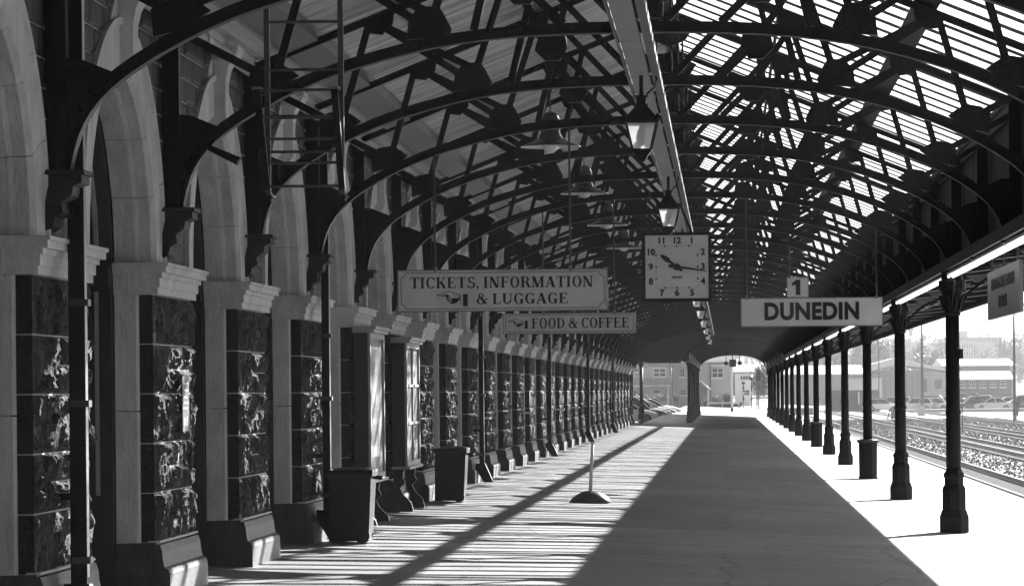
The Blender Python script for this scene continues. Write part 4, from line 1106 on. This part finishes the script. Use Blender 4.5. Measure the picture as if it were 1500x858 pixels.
# fluorescent battens
fm = [('batten', MB().box(-.05, .05, .09, BAY-.09, .031, .06).mesh('batten', 'white')), ('tube', MB().tube([(-.028, .11, .012), (-.028, BAY-.11, .012)], .014, 8).mesh('fluorescent_tube', 'tube')), ('tube', MB().tube([(.028, .11, .012), (.028, BAY-.11, .012)], .014, 8).mesh('fluorescent_tube', 'tube'))]
for k in range(-2, 48):
    if T(k) > 216: break
    t = thing('fluorescent_light', 'twin tube light fitting, %s from the camera in the bright row along the column beam' % ordw(k+2), 'light fitting', (2.73, T(k), 1.325+E), 0, 'fluorescent fittings in a row under the awning')
    for nm, me in fm: link(nm, me, t)

# ------------------------------------------------------------------ hanging ladders
YL = 23.0; u = YL/5000
def lx(px): return (px-1063)*u
def lz(py, px=440): return (571-py+(px-1063)*.01)*u
t = thing('hanging_ladder', 'long steel ladder frame hanging from the roof trusses at the upper left', 'ladder', (lx(449), YL, 0))
xo = lx(449)
for px in (396, 504): MB().box(lx(px)-xo-.018, lx(px)-xo+.018, -.02, .02, lz(272)+E, 3.25+E).build('ladder_rail', 'ironbright', t)
for py in (210, 160, 90, 20, -60): MB().tube([(lx(396)-xo, 0, lz(py)+E), (lx(504)-xo, 0, lz(py)+E)], .011, 6).build('rung', 'ironbright', t)
for px in (400, 508): MB().tube([(lx(px)-xo, 0, lz(272)+E), (lx(px)-xo+.02, 0, lz(276)+E), (lx(px)-xo, 0, lz(282)+E)], .012, 6).build('ladder_hook', 'steel', t)
t = thing('short_ladder', 'short tapered ladder frame hanging in front of the longer ladder', 'ladder', (lx(440), YL-.12, 0)); xo = lx(440)
for a, b in ((384, 398), (497, 507)): MB().bar((lx(a)-xo, 0, lz(119)+E), (lx(b)-xo, 0, lz(268)+E), .045, .035, up=(0, 1, 0)).build('ladder_rail', 'iron', t)
for i, py in enumerate((122, 160, 193, 228, 262)):
    a = 384+14*i/4; b = 497+10*i/4; MB().tube([(lx(a)-xo, 0, lz(py)+E), (lx(b)-xo, 0, lz(py)+E)], .011, 6).build('rung', 'ironbright', t)
for px in (384, 497): MB().box(lx(px)-xo-.03, lx(px)-xo+.03, -.02, .14, lz(121)+E, lz(117)+E).build('ladder_clip', 'steel', t)

# ------------------------------------------------------------------ cars
def car(x, y, rz, paint, lab, kind='hatch', grp='cars parked in the car park', z=-.82):
    t = thing('parked_car', lab, 'car', (x, y, z), rz, grp)
    L = {'hatch': 4.0, 'sedan': 4.6, 'wagon': 4.6, 'van': 4.7}[kind]; h = L/2; Wd = .85
    H = {'hatch': 1.46, 'sedan': 1.42, 'wagon': 1.62, 'van': 1.9}[kind]
    # body loft along x (front = +x): (x, halfwidth, zlow, zhigh)
    st = [(-h, .70, .42, .72), (-h+.06, .78, .30, .86), (-h+.35, .84, .24, .93), (-h*.45, .86, .20, .94), (0, .86, .20, .93), (h*.40, .86, .20, .92), (h*.55, .85, .22, .88), (h-.45, .82, .24, .80), (h-.1, .76, .30, .68), (h, .66, .38, .58)]
    g = MB()
    for sx, w, a, b in st:
        g.v += [(sx, -w*.92, a), (sx, -w, a+.12), (sx, -w, b-.13), (sx, -w*.9, b-.02), (sx, -w*.5, b+.015), (sx, w*.5, b+.015), (sx, w*.9, b-.02), (sx, w, b-.13), (sx, w, a+.12), (sx, w*.92, a)]
    n = 10
    for i in range(len(st)-1):
        for j in range(n): g.f.append((i*n+j, i*n+(j+1) % n, (i+1)*n+(j+1) % n, (i+1)*n+j))
    g.f += [tuple(range(n-1, -1, -1)), tuple((len(st)-1)*n+j for j in range(n))]
    g.build('body', paint, t, smooth=False)
    # cabin: base & roof outline
    bx0, bx1, rx0, rx1 = {'hatch': (-h+.12, h*.50, -h+.45, h*.10), 'sedan': (-h*.66, h*.50, -h*.36, h*.12), 'wagon': (-h+.10, h*.52, -h+.32, h*.16), 'van': (-h+.06, h*.68, -h+.14, h*.36)}[kind]
    zb = .91
    def ring(x0, x1, w, z): return [(x0, -w*.92, z), (x0+.12, -w, z), (x1-.12, -w, z), (x1, -w*.85, z), (x1, w*.85, z), (x1-.12, w, z), (x0+.12, w, z), (x0, w*.92, z)]
    c = MB(); c.v = ring(bx0, bx1, .80, zb)+ring(rx0, rx1, .64, H-.05)
    for j in range(8): c.f.append((j, (j+1) % 8, 8+(j+1) % 8, 8+j))
    c.f.append(tuple(range(8, 16))); c.build('window_glass', 'carglass', t)
    r = MB(); r.v = ring(rx0-.02, rx1+.03, .66, H-.05)+ring(rx0+.08, rx1-.1, .56, H); 
    for j in range(8): r.f.append((j, (j+1) % 8, 8+(j+1) % 8, 8+j))
    r.f += [tuple(range(8, 16)), tuple(range(7, -1, -1))]
    A = ring(bx0, bx1, .805, zb); B = ring(rx0, rx1, .648, H-.04)
    for j in (0, 3, 4, 7): r.bar(A[j], B[j], .06, .05)
    for s_ in (-1, 1): r.bar(((bx0+bx1)/2, s_*.81, zb), ((rx0+rx1)/2+.05, s_*.655, H-.04), .07, .03)
    r.build('roof', paint, t)
    for wx in (-h*.62, h*.64):
        for s_ in (-1, 1):
            w = MB().tube([(wx, s_*.68, .31), (wx, s_*.875, .31)], .31, 16).build('wheel', 'rubber', t)
            MB().tube([(wx, s_*.876, .31), (wx, s_*.885, .31)], .19, 12).build('rim', 'steel', w)
    for s_ in (-1, 1):
        MB().box(h-.28, h-.03, s_*.62-.13, s_*.62+.13, .56, .66).build('headlight', 'bulb', t)
        MB().box(-h-.005, -h+.10, s_*.64-.11, s_*.64+.11, .62, .80).build('tail_light', 'dgrey', t)
        MB().box(h*.40, h*.46, s_*.93-.07, s_*.93+.07, .92, 1.04).build('wing_mirror', paint, t)
rc = random.Random(5)
FG = 'cars parked beside the end of the station building'
car(-5.95, 196, R(8), 'carw', 'white hatchback nearest the end of the station building behind the porch column', 'hatch', FG, -.2)
car(-5.75, 203, R(4), 'carm', 'mid grey estate car behind the white hatchback beside the platform', 'wagon', FG, -.2)
car(-5.65, 212, R(2), 'carw', 'white estate car farther back in the row beside the platform', 'wagon', FG, -.2)
car(-5.55, 222, R(3), 'cars', 'silver sedan farther back in the row beside the platform', 'sedan', FG, -.2)
car(-5.4, 234, R(5), 'carw', 'white sedan fifth along the row beside the platform', 'sedan', FG, -.2)
car(-5.3, 246, R(0), 'card', 'black hatchback at the back of the row beside the platform', 'hatch', FG, -.2)
car(-9.6, 250, R(0), 'carw', 'white van beyond the row of cars beside the platform', 'van', FG, -.2)
spec = [(1290, 381, 12, 'carw', 'hatch'), (1306, 388, 175, 'carw', 'wagon'), (1340, 384, 178, 'carw', 'hatch'), (1361, 400, 172, 'cars', 'hatch'), (1372, 386, 5, 'carw', 'hatch'), (1383, 410, 10, 'card', 'sedan'),
        (1402, 384, 170, 'carw', 'sedan'), (1425, 380, 200, 'card', 'wagon'), (1452, 380, 195, 'carw', 'sedan'), (1474, 385, 190, 'cars', 'hatch'), (1494, 381, 185, 'carm', 'wagon'), (1310, 412, 0, 'cars', 'sedan'),
        (1338, 425, 8, 'carm', 'hatch'), (1355, 432, 170, 'cars', 'wagon'), (1420, 412, 10, 'cars', 'van'), (1446, 418, 5, 'carw', 'wagon'), (1478, 420, 0, 'card', 'sedan'), (1520, 384, 10, 'carw', 'hatch'), (1290, 430, 180, 'card', 'hatch')]
CN = {'carw': 'white', 'cars': 'silver', 'card': 'black', 'carm': 'grey'}; KN = {'hatch': 'hatchback', 'sedan': 'sedan', 'wagon': 'estate car', 'van': 'van'}
where = ['at the left end of the car park front row', 'second in the front row, right of the dark container', 'in the front row just right of the second column', 'in the back row behind two white hatchbacks', 'in the front row just left of the first column', 'half hidden behind the first column', 'in the front row just right of the first column', 'in the front row in front of the long white shed', 'in the front row below the windowed building', 'in the front row left of the tall curved lamp post', 'in the front row right of the tall curved lamp post', 'behind the front row near the dark container', 'in the back row in front of the warehouse door', 'in the back row beside the slim lamp post', 'in the back row with a high roof', 'in the back row under the building windows', 'in the back row beside the curved lamp post', 'at the far right end of the front row', 'in the back row next to the dark container']
for i, (px, Y, a, pt, kd) in enumerate(spec): car(sl(px, Y), Y, R(a), pt, '%s %s %s' % (CN[pt], KN[kd], where[i]), kd)

# ------------------------------------------------------------------ far buildings
def zc(py, Y): return (571+3.0-py)/5000*Y+E
def bpart(t, nm, m, x0, x1, y0, y1, z0, z1): 
    o = t.location; return MB().box(x0-o.x, x1-o.x, y0-o.y, y1-o.y, z0-o.z, z1-o.z).build(nm, m, t)
def gable(t, m, x0, x1, y0, y1, ze, zr, along='x', ov=.4):
    o = t.location
    if along == 'x':
        ym = (y0+y1)/2; g = MB().prism([(y0-ov-o.y, ze-o.z), (ym-o.y, zr-o.z), (y1+ov-o.y, ze-o.z), (y1+ov-o.y, ze-.18-o.z), (y0-ov-o.y, ze-.18-o.z)], 'x', x0-ov-o.x, x1+ov-o.x)
    else:
        xm = (x0+x1)/2; g = MB().prism([(x0-ov-o.x, ze-o.z), (xm-o.x, zr-o.z), (x1+ov-o.x, ze-o.z), (x1+ov-o.x, ze-.18-o.z), (x0-ov-o.x, ze-.18-o.z)], 'y', y0-ov-o.y, y1+ov-o.y)
    return g.build('roof', m, t)
def window(t, x0, x1, yf, z0, z1, nx=2, nz=2, fm_='white'):
    o = t.location; w = bpart(t, 'window', 'darkglass', x0, x1, yf-.05, yf-.01, z0, z1); th = (x1-x0)*.06
    g = MB()
    for i in range(nx+1): xx = x0+(x1-x0-th)*i/nx-o.x; g.box(xx, xx+th, yf-.10-o.y, yf-.051-o.y, z0-o.z, z1-o.z)
    for i in range(nz+1): zz = z0+(z1-z0-th)*i/nz-o.z; g.box(x0-o.x, x1-o.x, yf-.095-o.y, yf-.052-o.y, zz, zz+th)
    g.build('window_frame', fm_, w)
    MB().box(x0-.1-o.x, x1+.1-o.x, yf-.2-o.y, yf-.052-o.y, z0-.12-o.z, z0-.002-o.z).build('window_sill', 'white', w)
Y = 362
t = thing('lodging_house', 'pale grey two storey building with balcony beyond the end of the platform', 'building', (sl(965, Y), Y, -.15))
bpart(t, 'wall', 'wallg', sl(900, Y), sl(984, Y), Y, Y+10, -.15, zc(531, Y)); gable(t, 'dgrey', sl(900, Y), sl(984, Y), Y, Y+10, zc(531, Y)+.02, zc(505, Y))
window(t, sl(957, Y), sl(976, Y), Y, zc(554, Y), zc(541, Y)); window(t, sl(928, Y), sl(934, Y), Y, zc(546, Y), zc(541, Y), 1, 1); window(t, sl(928, Y), sl(934, Y), Y, zc(580, Y), zc(573, Y), 1, 1); window(t, sl(958, Y), sl(967, Y), Y, zc(578, Y), zc(573, Y), 1, 1)
for i in range(5): bpart(t, 'balcony_panel', 'grey', sl(922+12*i, Y-1.5), sl(933.5+12*i, Y-1.5), Y-1.5, Y-1.44, zc(565, Y), zc(555, Y))
bpart(t, 'balcony_floor', 'white', sl(920, Y-1.5), sl(982, Y-1.5), Y-1.6, Y-.02, zc(567.5, Y), zc(566, Y))
for px in (940, 978): bpart(t, 'balcony_post', 'white', sl(px, Y-1.5), sl(px+1.8, Y-1.5), Y-1.55, Y-1.4, -.15, zc(567.6, Y))
bpart(t, 'gutter', 'white', sl(900, Y), sl(984, Y), Y-.52, Y-.40, zc(532.5, Y), zc(530.5, Y)); bpart(t, 'drain_pipe', 'grey', sl(980.5, Y), sl(984, Y), Y-.2, Y-.02, -.15, zc(533, Y))
Y = 366
t = thing('hostel_building', 'pale grey building with small porch seen through the far arch', 'building', (sl(1040, Y), Y, -.15))
bpart(t, 'wall', 'wallg', sl(985.5, Y), sl(1074, Y), Y, Y+10, -.15, zc(532, Y)); gable(t, 'grey', sl(985.5, Y), sl(1074, Y), Y, Y+10, zc(532, Y)+.02, zc(508, Y), ov=.2)
window(t, sl(996, Y), sl(1003, Y), Y, zc(554, Y), zc(543, Y)); window(t, sl(997, Y), sl(1005, Y), Y, zc(581, Y), zc(573, Y)); window(t, sl(1043, Y), sl(1060, Y), Y, zc(556, Y), zc(541, Y))
bpart(t, 'gutter', 'white', sl(985.5, Y), sl(1074, Y), Y-.35, Y-.21, zc(533.5, Y), zc(531.5, Y)); bpart(t, 'window_hood', 'white', sl(1041, Y), sl(1063, Y), Y-.5, Y-.02, zc(539, Y), zc(537, Y))
bpart(t, 'drain_pipe', 'dgrey', sl(1040, Y), sl(1041.5, Y), Y-.2, Y-.02, -.15, zc(533, Y))
t = thing('gabled_porch', 'small white gabled porch in front of the grey building', 'porch', (sl(1026, 350), 350, -.15))
Y = 350; bpart(t, 'wall', 'dgrey', sl(1016, Y), sl(1037, Y), Y+.3, Y+3, -.15, zc(574, Y)); gable(t, 'dgrey', sl(1016, Y), sl(1037, Y), Y+.3, Y+3, zc(572, Y), zc(560, Y), 'y', .25)
o = t.location; g = MB(); g.bar((sl(1014, Y)-o.x, -.1, zc(573, Y)-o.z), (sl(1026.5, Y)-o.x, -.1, zc(560, Y)-o.z), .1, .12); g.bar((sl(1026.5, Y)-o.x, -.1, zc(560, Y)-o.z), (sl(1039, Y)-o.x, -.1, zc(573, Y)-o.z), .1, .12); g.build('bargeboard', 'white', t)
for px in (1016, 1036.5): bpart(t, 'porch_post', 'white', sl(px, Y), sl(px+1.6, Y), Y-.15, Y, -.15, zc(573, Y))
# pale building right of white pole
t = thing('white_house', 'white house behind the signal posts beyond the far arch', 'building', (sl(1100, 400), 400, -.15)); Y = 400
bpart(t, 'wall', 'white', sl(1077, Y), sl(1100, Y), Y, Y+10, -.15, zc(548, Y)); gable(t, 'grey', sl(1077, Y), sl(1100, Y), Y, Y+10, zc(548, Y)+.02, zc(536, Y)); window(t, sl(1087, Y), sl(1098, Y), Y, zc(582, Y), zc(574, Y)); window(t, sl(1084, Y), sl(1100, Y), Y, zc(560, Y), zc(553, Y), 4, 1)
# warehouse with pale roof
Y = 520
t = thing('warehouse', 'grey metal warehouse with wide white gabled roof beyond the car park', 'warehouse', (sl(1330, Y), Y, -.9))
bpart(t, 'wall', 'grey', sl(1276, Y), sl(1352, Y), Y, Y+22, -.9, zc(548, Y)); 
o = t.location
MB().prism([(sl(1270, Y)-o.x, zc(540, Y)-o.z), (sl(1312, Y)-o.x, zc(529, Y)-o.z), (sl(1400, Y)-o.x, zc(549, Y)-o.z), (sl(1400, Y)-o.x, zc(551, Y)-o.z), (sl(1312, Y)-o.x, zc(539, Y)-o.z), (sl(1276, Y)-o.x, zc(548, Y)-o.z)], 'y', -1, 22).build('roof', 'roofw', t)
bpart(t, 'wall_panel', 'wallg', sl(1353, Y), sl(1398, Y), Y+1, Y+22, -.9, zc(551, Y)); bpart(t, 'roller_door', 'dgrey', sl(1370, Y), sl(1380, Y), Y+.9, Y+.98, zc(575, Y), zc(562, Y)); bpart(t, 'side_door', 'dgrey', sl(1354, Y), sl(1358, Y), Y+.9, Y+.98, zc(580, Y), zc(561, Y))
for i in range(9): bpart(t, 'cladding_rib', 'dgrey', sl(1280+8*i, Y), sl(1280.7+8*i, Y), Y-.08, Y-.002, -.9, zc(549, Y))
Y = 560
t = thing('store_building', 'low grey store building with pale roof left of the warehouse', 'building', (sl(1225, Y), Y, -.9))
bpart(t, 'wall', 'grey', sl(1150, Y), sl(1262, Y), Y, Y+18, -.9, zc(552, Y)); gable(t, 'roofw', sl(1150, Y), sl(1262, Y), Y, Y+18, zc(552, Y)+.02, zc(539, Y)); bpart(t, 'loading_door', 'wallg', sl(1247, Y), sl(1260, Y), Y-.1, Y-.02, -.9, zc(560, Y))
Y = 500
t = thing('flat_shed', 'flat pale shed standing behind the dark shipping container', 'shed', (sl(1255, Y), Y, -.9)); bpart(t, 'wall', 'white', sl(1240, Y), sl(1292, Y), Y, Y+10, -.9, zc(558, Y)); bpart(t, 'roof', 'grey', sl(1237, Y), sl(1295, Y), Y-1, Y+11, zc(558, Y)+.01, zc(554, Y))
# container
Y = 385
t = thing('shipping_container', 'dark grey corrugated shipping container at the left of the car park', 'container', (sl(1255, Y), Y, -.82))
bpart(t, 'container_box', 'dgrey', sl(1218, Y), sl(1288, Y), Y, Y+2.4, -.82, zc(576, Y))
rbm = MB().box(0, .09, -.05, -.002, .05, zc(576, Y)+.75).mesh('corrugation', 'dgrey')
for i in range(26): link('corrugation', rbm, t, (sl(1219+2.66*i, Y)-t.location.x, 0, 0))
bpart(t, 'container_stripe', 'white', sl(1257, Y), sl(1258.6, Y), Y-.08, Y-.051, .0, zc(579, Y))
# windowed long building + white shed roof
Y = 480
t = thing('long_white_building', 'long low building with a white roof and a row of paired windows', 'building', (sl(1450, Y), Y, -.9))
bpart(t, 'wall', 'brick', sl(1402, Y), sl(1482, Y), Y, Y+12, -.9, zc(561, Y)); 
o = t.location; MB().prism([(-.8, zc(563, Y)-o.z), (-.8, zc(561.5, Y)-o.z), (7, zc(550, Y)-o.z), (14, zc(561.5, Y)-o.z), (14, zc(563, Y)-o.z)], 'x', sl(1398, Y)-o.x, sl(1485, Y)-o.x).build('roof', 'roofw', t)
for i in range(5): window(t, sl(1405+15*i, Y), sl(1414+15*i, Y), Y, zc(574, Y), zc(564.5, Y), 3, 2)
Y = 600
t = thing('big_white_shed', 'large white roofed shed behind the low windowed building', 'shed', (sl(1450, Y), Y, -.9))
bpart(t, 'wall', 'dgrey', sl(1395, Y), sl(1480, Y), Y, Y+30, -.9, zc(543, Y)); o = t.location
MB().prism([(-2, zc(543, Y)-o.z), (-2, zc(541.5, Y)-o.z), (15, zc(531, Y)-o.z), (32, zc(541.5, Y)-o.z), (32, zc(543, Y)-o.z)], 'x', sl(1380, Y)-o.x, sl(1488, Y)-o.x).build('roof', 'roofw', t)
Y = 1100
t = thing('hillside_offices', 'hazy three storey office block on the hillside above the sheds', 'building', (sl(1435, Y), Y, 0))
bpart(t, 'wall', 'wallg', sl(1404, Y), sl(1467, Y), Y, Y+15, -1, zc(506, Y)); bpart(t, 'parapet', 'grey', sl(1403, Y), sl(1468, Y), Y-.6, Y+16, zc(506, Y), zc(500, Y)); bpart(t, 'roof_tower', 'wallg', sl(1407, Y), sl(1419, Y), Y+2, Y+8, zc(500, Y), zc(491, Y))
for r_ in range(3):
    bpart(t, 'window_band', 'darkglass', sl(1406, Y), sl(1428, Y), Y-.3, Y-.05, zc(516+11*r_, Y), zc(511+11*r_, Y))
    for q_ in range(6): bpart(t, 'window_mullion', 'white', sl(1408+3.5*q_, Y), sl(1408.8+3.5*q_, Y), Y-.5, Y-.31, zc(516+11*r_, Y), zc(511+11*r_, Y))

# ------------------------------------------------------------------ poles and lineside things
def lamp_post(px, Y, top, lab, arm=0, r=.09, z=-.9, base=True):
    t = thing('lamp_post', lab, 'lamp post', (sl(px, Y), Y, z)); H = zc(top, Y)-z
    MB().tube([(0, 0, 0), (0, 0, H*.45), (0, 0, H)], [r, r*.8, r*.5], 8).build('pole', 'dgrey', t)
    if arm:
        MB().tube([(0, 0, H-.02), (arm*.15, 0, H+.45), (arm*.5, 0, H+.8), (arm, 0, H+.95)], r*.45, 6).build('arm', 'dgrey', t)
        MB().box(arm-.1, arm+.7, -.15, .15, H+.86, H+1.0).build('lamp_head', 'grey', t)
    else: MB().box(-.25, .25, -.12, .12, H, H+.12).build('lamp_head', 'grey', t)
lamp_post(1351, 330, 478, 'slim dark lamp post with a small white cabinet, left of the first column', 0, .16)
lamp_post(1486, 250, 470, 'tall lamp post with a curved arm at the right edge', 1.2, .13)
lamp_post(1287.5, 420, 490, 'thin pale pole standing behind the dark container', 0, .10)
t = thing('lineside_cabinet', 'small white cabinet beside the slim lamp post', 'cabinet', (sl(1349, 329), 329, -.9)); MB().box(-.35, .35, -.2, .2, 0, 1.0).build('cabinet_box', 'white', t); MB().box(-.39, .39, -.24, .24, 1.002, 1.06).build('cabinet_lid', 'grey', t)
t = thing('line_post', 'thin metal post beside the track just right of the first column', 'post', (sl(1409, 190), 190, -.9)); MB().tube([(0, 0, 0), (0, 0, 2.0)], .03, 6).build('post_shaft', 'dgrey', t); MB().box(-.05, .05, -.02, .02, 2.001, 2.1).build('post_cap', 'white', t)
t = thing('signal_cabinet', 'dark lineside cabinet beside the tracks left of the second column', 'cabinet', (sl(1308, 300), 300, -.9))
MB().box(-.2, .35, -.2, .2, 0, .95).build('cabinet_box', 'grey', t); MB().box(-.24, .39, -.24, .24, .951, 1.0).build('cabinet_lid', 'dgrey', t); MB().bar((-.5, 0, 0), (-.25, 0, .9), .1, .1).build('lever', 'black', t)
# white pole, fence and signals at the platform end
Yp = 258
t = thing('white_post', 'tall white post with dark foot on the sunlit platform end', 'post', (sl(1072, Yp), Yp, fz(sl(1072, Yp))))
MB().tube([(0, 0, .3), (0, 0, 3.5)], .09, 10).build('post_shaft', 'white', t); MB().tube([(0, 0, 0), (0, 0, .299)], .095, 10).build('post_foot', 'black', t)
Yf = 311
t = thing('end_fence', 'low white rail fence across the end of the platform', 'fence', (sl(1060, Yf), Yf, .13)); o = t.location
MB().box(sl(1036, Yf)-o.x, sl(1083, Yf)-o.x, -.05, .05, .36, .52).build('fence_rail', 'white', t); MB().box(sl(1037, Yf)-o.x, sl(1082, Yf)-o.x, .06, .12, .05, .34).build('fence_board', 'dgrey', t)
for px in (1037, 1058, 1082): MB().box(sl(px, Yf)-o.x-.07, sl(px, Yf)-o.x+.07, -.049, .049, -.1, .60).build('fence_post', 'white', t)
def sig(px, Y, top, lab, kind):
    t = thing('signal_post', lab, 'signal', (sl(px, Y), Y, -.2)); H = zc(top, Y)+.2
    MB().tube([(0, 0, 0), (0, 0, H)], .05, 8).build('pole', 'dgrey', t)
    if kind == 0:
        MB().box(-.2, .2, -.15, .1, H-1.0, H).build('signal_head', 'black', t)
        for i in range(3): MB().tube([(0, -.2, H-.2-.3*i), (0, -.152, H-.2-.3*i)], .09, 10).build('signal_lens', 'dgrey', t)
    else:
        for i in range(4): MB().tube([(0, 0, .4+.55*i), (0, 0, .65+.55*i)], .085, 8).build('band', 'black' if i % 2 else 'white', t)
        MB().lathe([(.02, H), (.2, H+.05), (.16, H+.25), (.02, H+.3)], n=8).build('signal_lamp', 'black', t)
sig(1111, 330, 545, 'tall black three lamp railway signal beyond the far arch', 0)
sig(1089, 335, 566, 'short banded crossing post left of the black railway signal', 1); sig(1101, 325, 560, 'banded crossing post just left of the black railway signal', 1)
# hanging things at far arch
t = thing('hanging_box_sign', 'small dark square sign hanging in the far archway', 'sign', (.46, 214, 1.45+E))
MB().box(-.21, .21, -.06, .06, 0, .46).build('sign_panel', 'dgrey', t); MB().tube([(0, 0, .46), (0, 0, 1.0)], .03, 6).build('hanging_rod', 'iron', t)
for s_, px in ((0, 1064), (1, 1084)):
    t = thing('hanging_speaker', ['round black loudspeaker hanging left of the square sign in the far archway', 'round black loudspeaker hanging right of the square sign in the far archway'][s_], 'loudspeaker', (sl(px, 212), 212, 1.66+E))
    MB().lathe([(.02, -.12), (.10, -.10), (.14, -.02), (.10, .08), (.03, .12)], n=12).build('speaker_body', 'black', t); MB().tube([(0, 0, .12), (0, 0, .80)], .02, 6).build('hanging_rod', 'iron', t)

# ------------------------------------------------------------------ trees and shrubs
def leaf_cloud(rnd, r, n, leaf, blobs=9, flat=.8):
    g = MB(); cs = []
    for i in range(blobs):
        a = rnd.random()*6.28; rr = r*.62*math.sqrt(rnd.random()); z = rnd.uniform(-.45, .62)*r*flat; cs.append((math.cos(a)*rr, math.sin(a)*rr, z, r*rnd.uniform(.28, .5)))
    for i in range(n):
        c = rnd.choice(cs); u_ = rnd.gauss(0, 1); v_ = rnd.gauss(0, 1); w_ = rnd.gauss(0, 1); l = math.sqrt(u_*u_+v_*v_+w_*w_)+1e-6; k = c[3]*(rnd.uniform(.55, 1.08))
        p = Vector((c[0]+u_/l*k, c[1]+v_/l*k, c[2]+w_/l*k*.8)); a = Vector((rnd.gauss(0, 1), rnd.gauss(0, 1), rnd.gauss(0, .6))).normalized(); b = a.orthogonal().normalized(); s_ = leaf*rnd.uniform(.5, 1.3)
        g.quad(p+a*s_, p+b*s_*.6, p-a*s_, p-b*s_*.6)
    return g
rt = random.Random(11)
CR = [leaf_cloud(rt, 1.0, 2600, .055, 11).mesh('crown', 'leaf') for _ in range(3)]
CRL = leaf_cloud(rt, 1.0, 2200, .05, 10).mesh('crown', 'leafl')
def tree(px, Y, top, bot, wpx, lab, name='broadleaf_tree', me=None, zb=None, grp=None):
    x = sl(px, Y); zt = zc(top, Y); zb_ = zc(bot, Y) if zb is None else zb; r = wpx/2/5000*Y; hh = (zt-zb_)
    t = thing(name, lab, 'tree' if 'tree' in name else 'shrub', (x, Y, zb_), 0, grp)
    cr = link('crown', me or CR[rt.randrange(3)], t, (0, 0, hh*.55), rotz=rt.random()*6); cr.scale = (r, r, hh*.56)
    g = MB(); g.tube([(0, 0, 0), (.05*r, 0, hh*.3), (0, .05*r, hh*.6)], [r*.07, r*.05, r*.03], 7)
    for k in range(5):
        a = k*1.3; g.tube([(0, 0, hh*(.25+.05*k)), (math.cos(a)*r*.35, math.sin(a)*r*.35, hh*.5), (math.cos(a)*r*.6, math.sin(a)*r*.6, hh*.68)], [r*.035, r*.02, r*.01], 5)
    g.build('trunk', 'bark', t)
G1 = 'trees on the slope behind the car park sheds'
TREES = [(1360, 640, 512, 556, 56, 'dark rounded tree behind the warehouse roof beside the first column'), (1349, 900, 494, 556, 42, 'tall tree behind the dark rounded one above the warehouse'), (1293, 760, 497, 556, 52, 'large tree rising behind the warehouse between the second and third columns'),
         (1262, 800, 505, 556, 40, 'tree showing between the third and fourth columns'), (1232, 820, 508, 556, 42, 'tree in the gap left of the fourth column'), (1205, 850, 510, 556, 36, 'tree in the gap left of the fifth column'), (1322, 980, 505, 556, 40, 'hazy tree on the skyline behind the second column'),
         (1482, 900, 495, 545, 50, 'large hazy tree at the right edge behind the lamp post'), (1450, 900, 524, 545, 50, 'broad hazy tree below the hillside offices'), (1425, 860, 529, 545, 30, 'small hazy tree left of the broad one below the offices'), (1384, 1000, 500, 550, 44, 'hazy tree behind the first column on the skyline'), (1180, 900, 512, 560, 34, 'hazy tree seen between the far columns'), (1310, 1200, 497, 550, 44, 'pale distant tree on the ridge above the warehouse'), (1270, 1150, 497, 550, 44, 'pale distant tree on the ridge left of the warehouse')]
for px, Y, a, b, w_, lab in TREES: tree(px, Y, a, b, w_, lab, zb=-1 if Y < 1000 else None, grp=G1)
tree(1108, 390, 510, 590, 40, 'bright leafy tree at the right of the far archway', me=CRL, zb=-.9)
tree(1082, 470, 520, 570, 30, 'slender pale tree behind the white post in the far archway', me=CRL, zb=-.9)
for px, top, w_, lab in ((1052, 571, 20, 'leafy shrub left of the white post behind the end fence'), (1065, 570, 18, 'leafy shrub directly behind the white post'), (1030, 582, 16, 'dark low shrub in front of the gabled porch'), (1084, 587, 10, 'small dark shrub at the right end of the end fence'), (991, 571, 16, 'shrub at the corner of the two grey buildings')):
    tree(px, 336, top, 594, w_, lab, 'garden_shrub', CRL, zb=-.2)
for px, lab in ((935, 'clipped shrub under the balcony at its left end'), (952, 'clipped shrub under the balcony near the middle'), (970, 'clipped shrub under the balcony near the downpipe')): tree(px, 340, 577, 594, 18, lab, 'garden_shrub', CR[0], zb=-.2)
tree(1489, 262, 590, 606, 14, 'dark shrub at the foot of the curved lamp post', 'garden_shrub', CR[1], zb=-.9)
# far wood on the hill
def wood():
    g = MB(); rnd = random.Random(4)
    for i in range(420):
        x = rnd.uniform(-40, 520); y = rnd.uniform(1050, 1500); r = rnd.uniform(5, 10)
        for j in range(60):
            p = Vector((rnd.gauss(0, .5), rnd.gauss(0, .5), rnd.gauss(0, .4)))*r; s_ = r*.16
            a = Vector((rnd.gauss(0, 1), rnd.gauss(0, 1), rnd.gauss(0, 1))).normalized(); b = a.orthogonal().normalized(); q = Vector((x, y, 4+(y-1050)*.022+(4 if x > 60 else -2)))+p
            g.quad(q+a*s_, q+b*s_, q-a*s_, q-b*s_)
    o = g.build('hillside_wood', 'leaf', kind='stuff'); tag(o, 'hazy bush covering the hill beyond the railway yard', 'woodland')
wood()

# ------------------------------------------------------------------ haze
HZ = True
if HZ:
    g = MB().box(-300, 620, -40, 2600, -2.0, 75)
    m = bpy.data.materials.new('haze'); m.use_nodes = True; n = m.node_tree; n.nodes.clear(); o = n.nodes.new('ShaderNodeOutputMaterial'); v = n.nodes.new('ShaderNodeVolumePrincipled')
    v.inputs['Color'].default_value = (.95, .95, .95, 1); v.inputs['Density'].default_value = .0003; v.inputs['Anisotropy'].default_value = 0; n.links.new(v.outputs[0], o.inputs['Volume'])
    h_ = g.build('haze', m, kind='stuff'); tag(h_, 'thin pale haze filling the air out to the hills', 'haze')
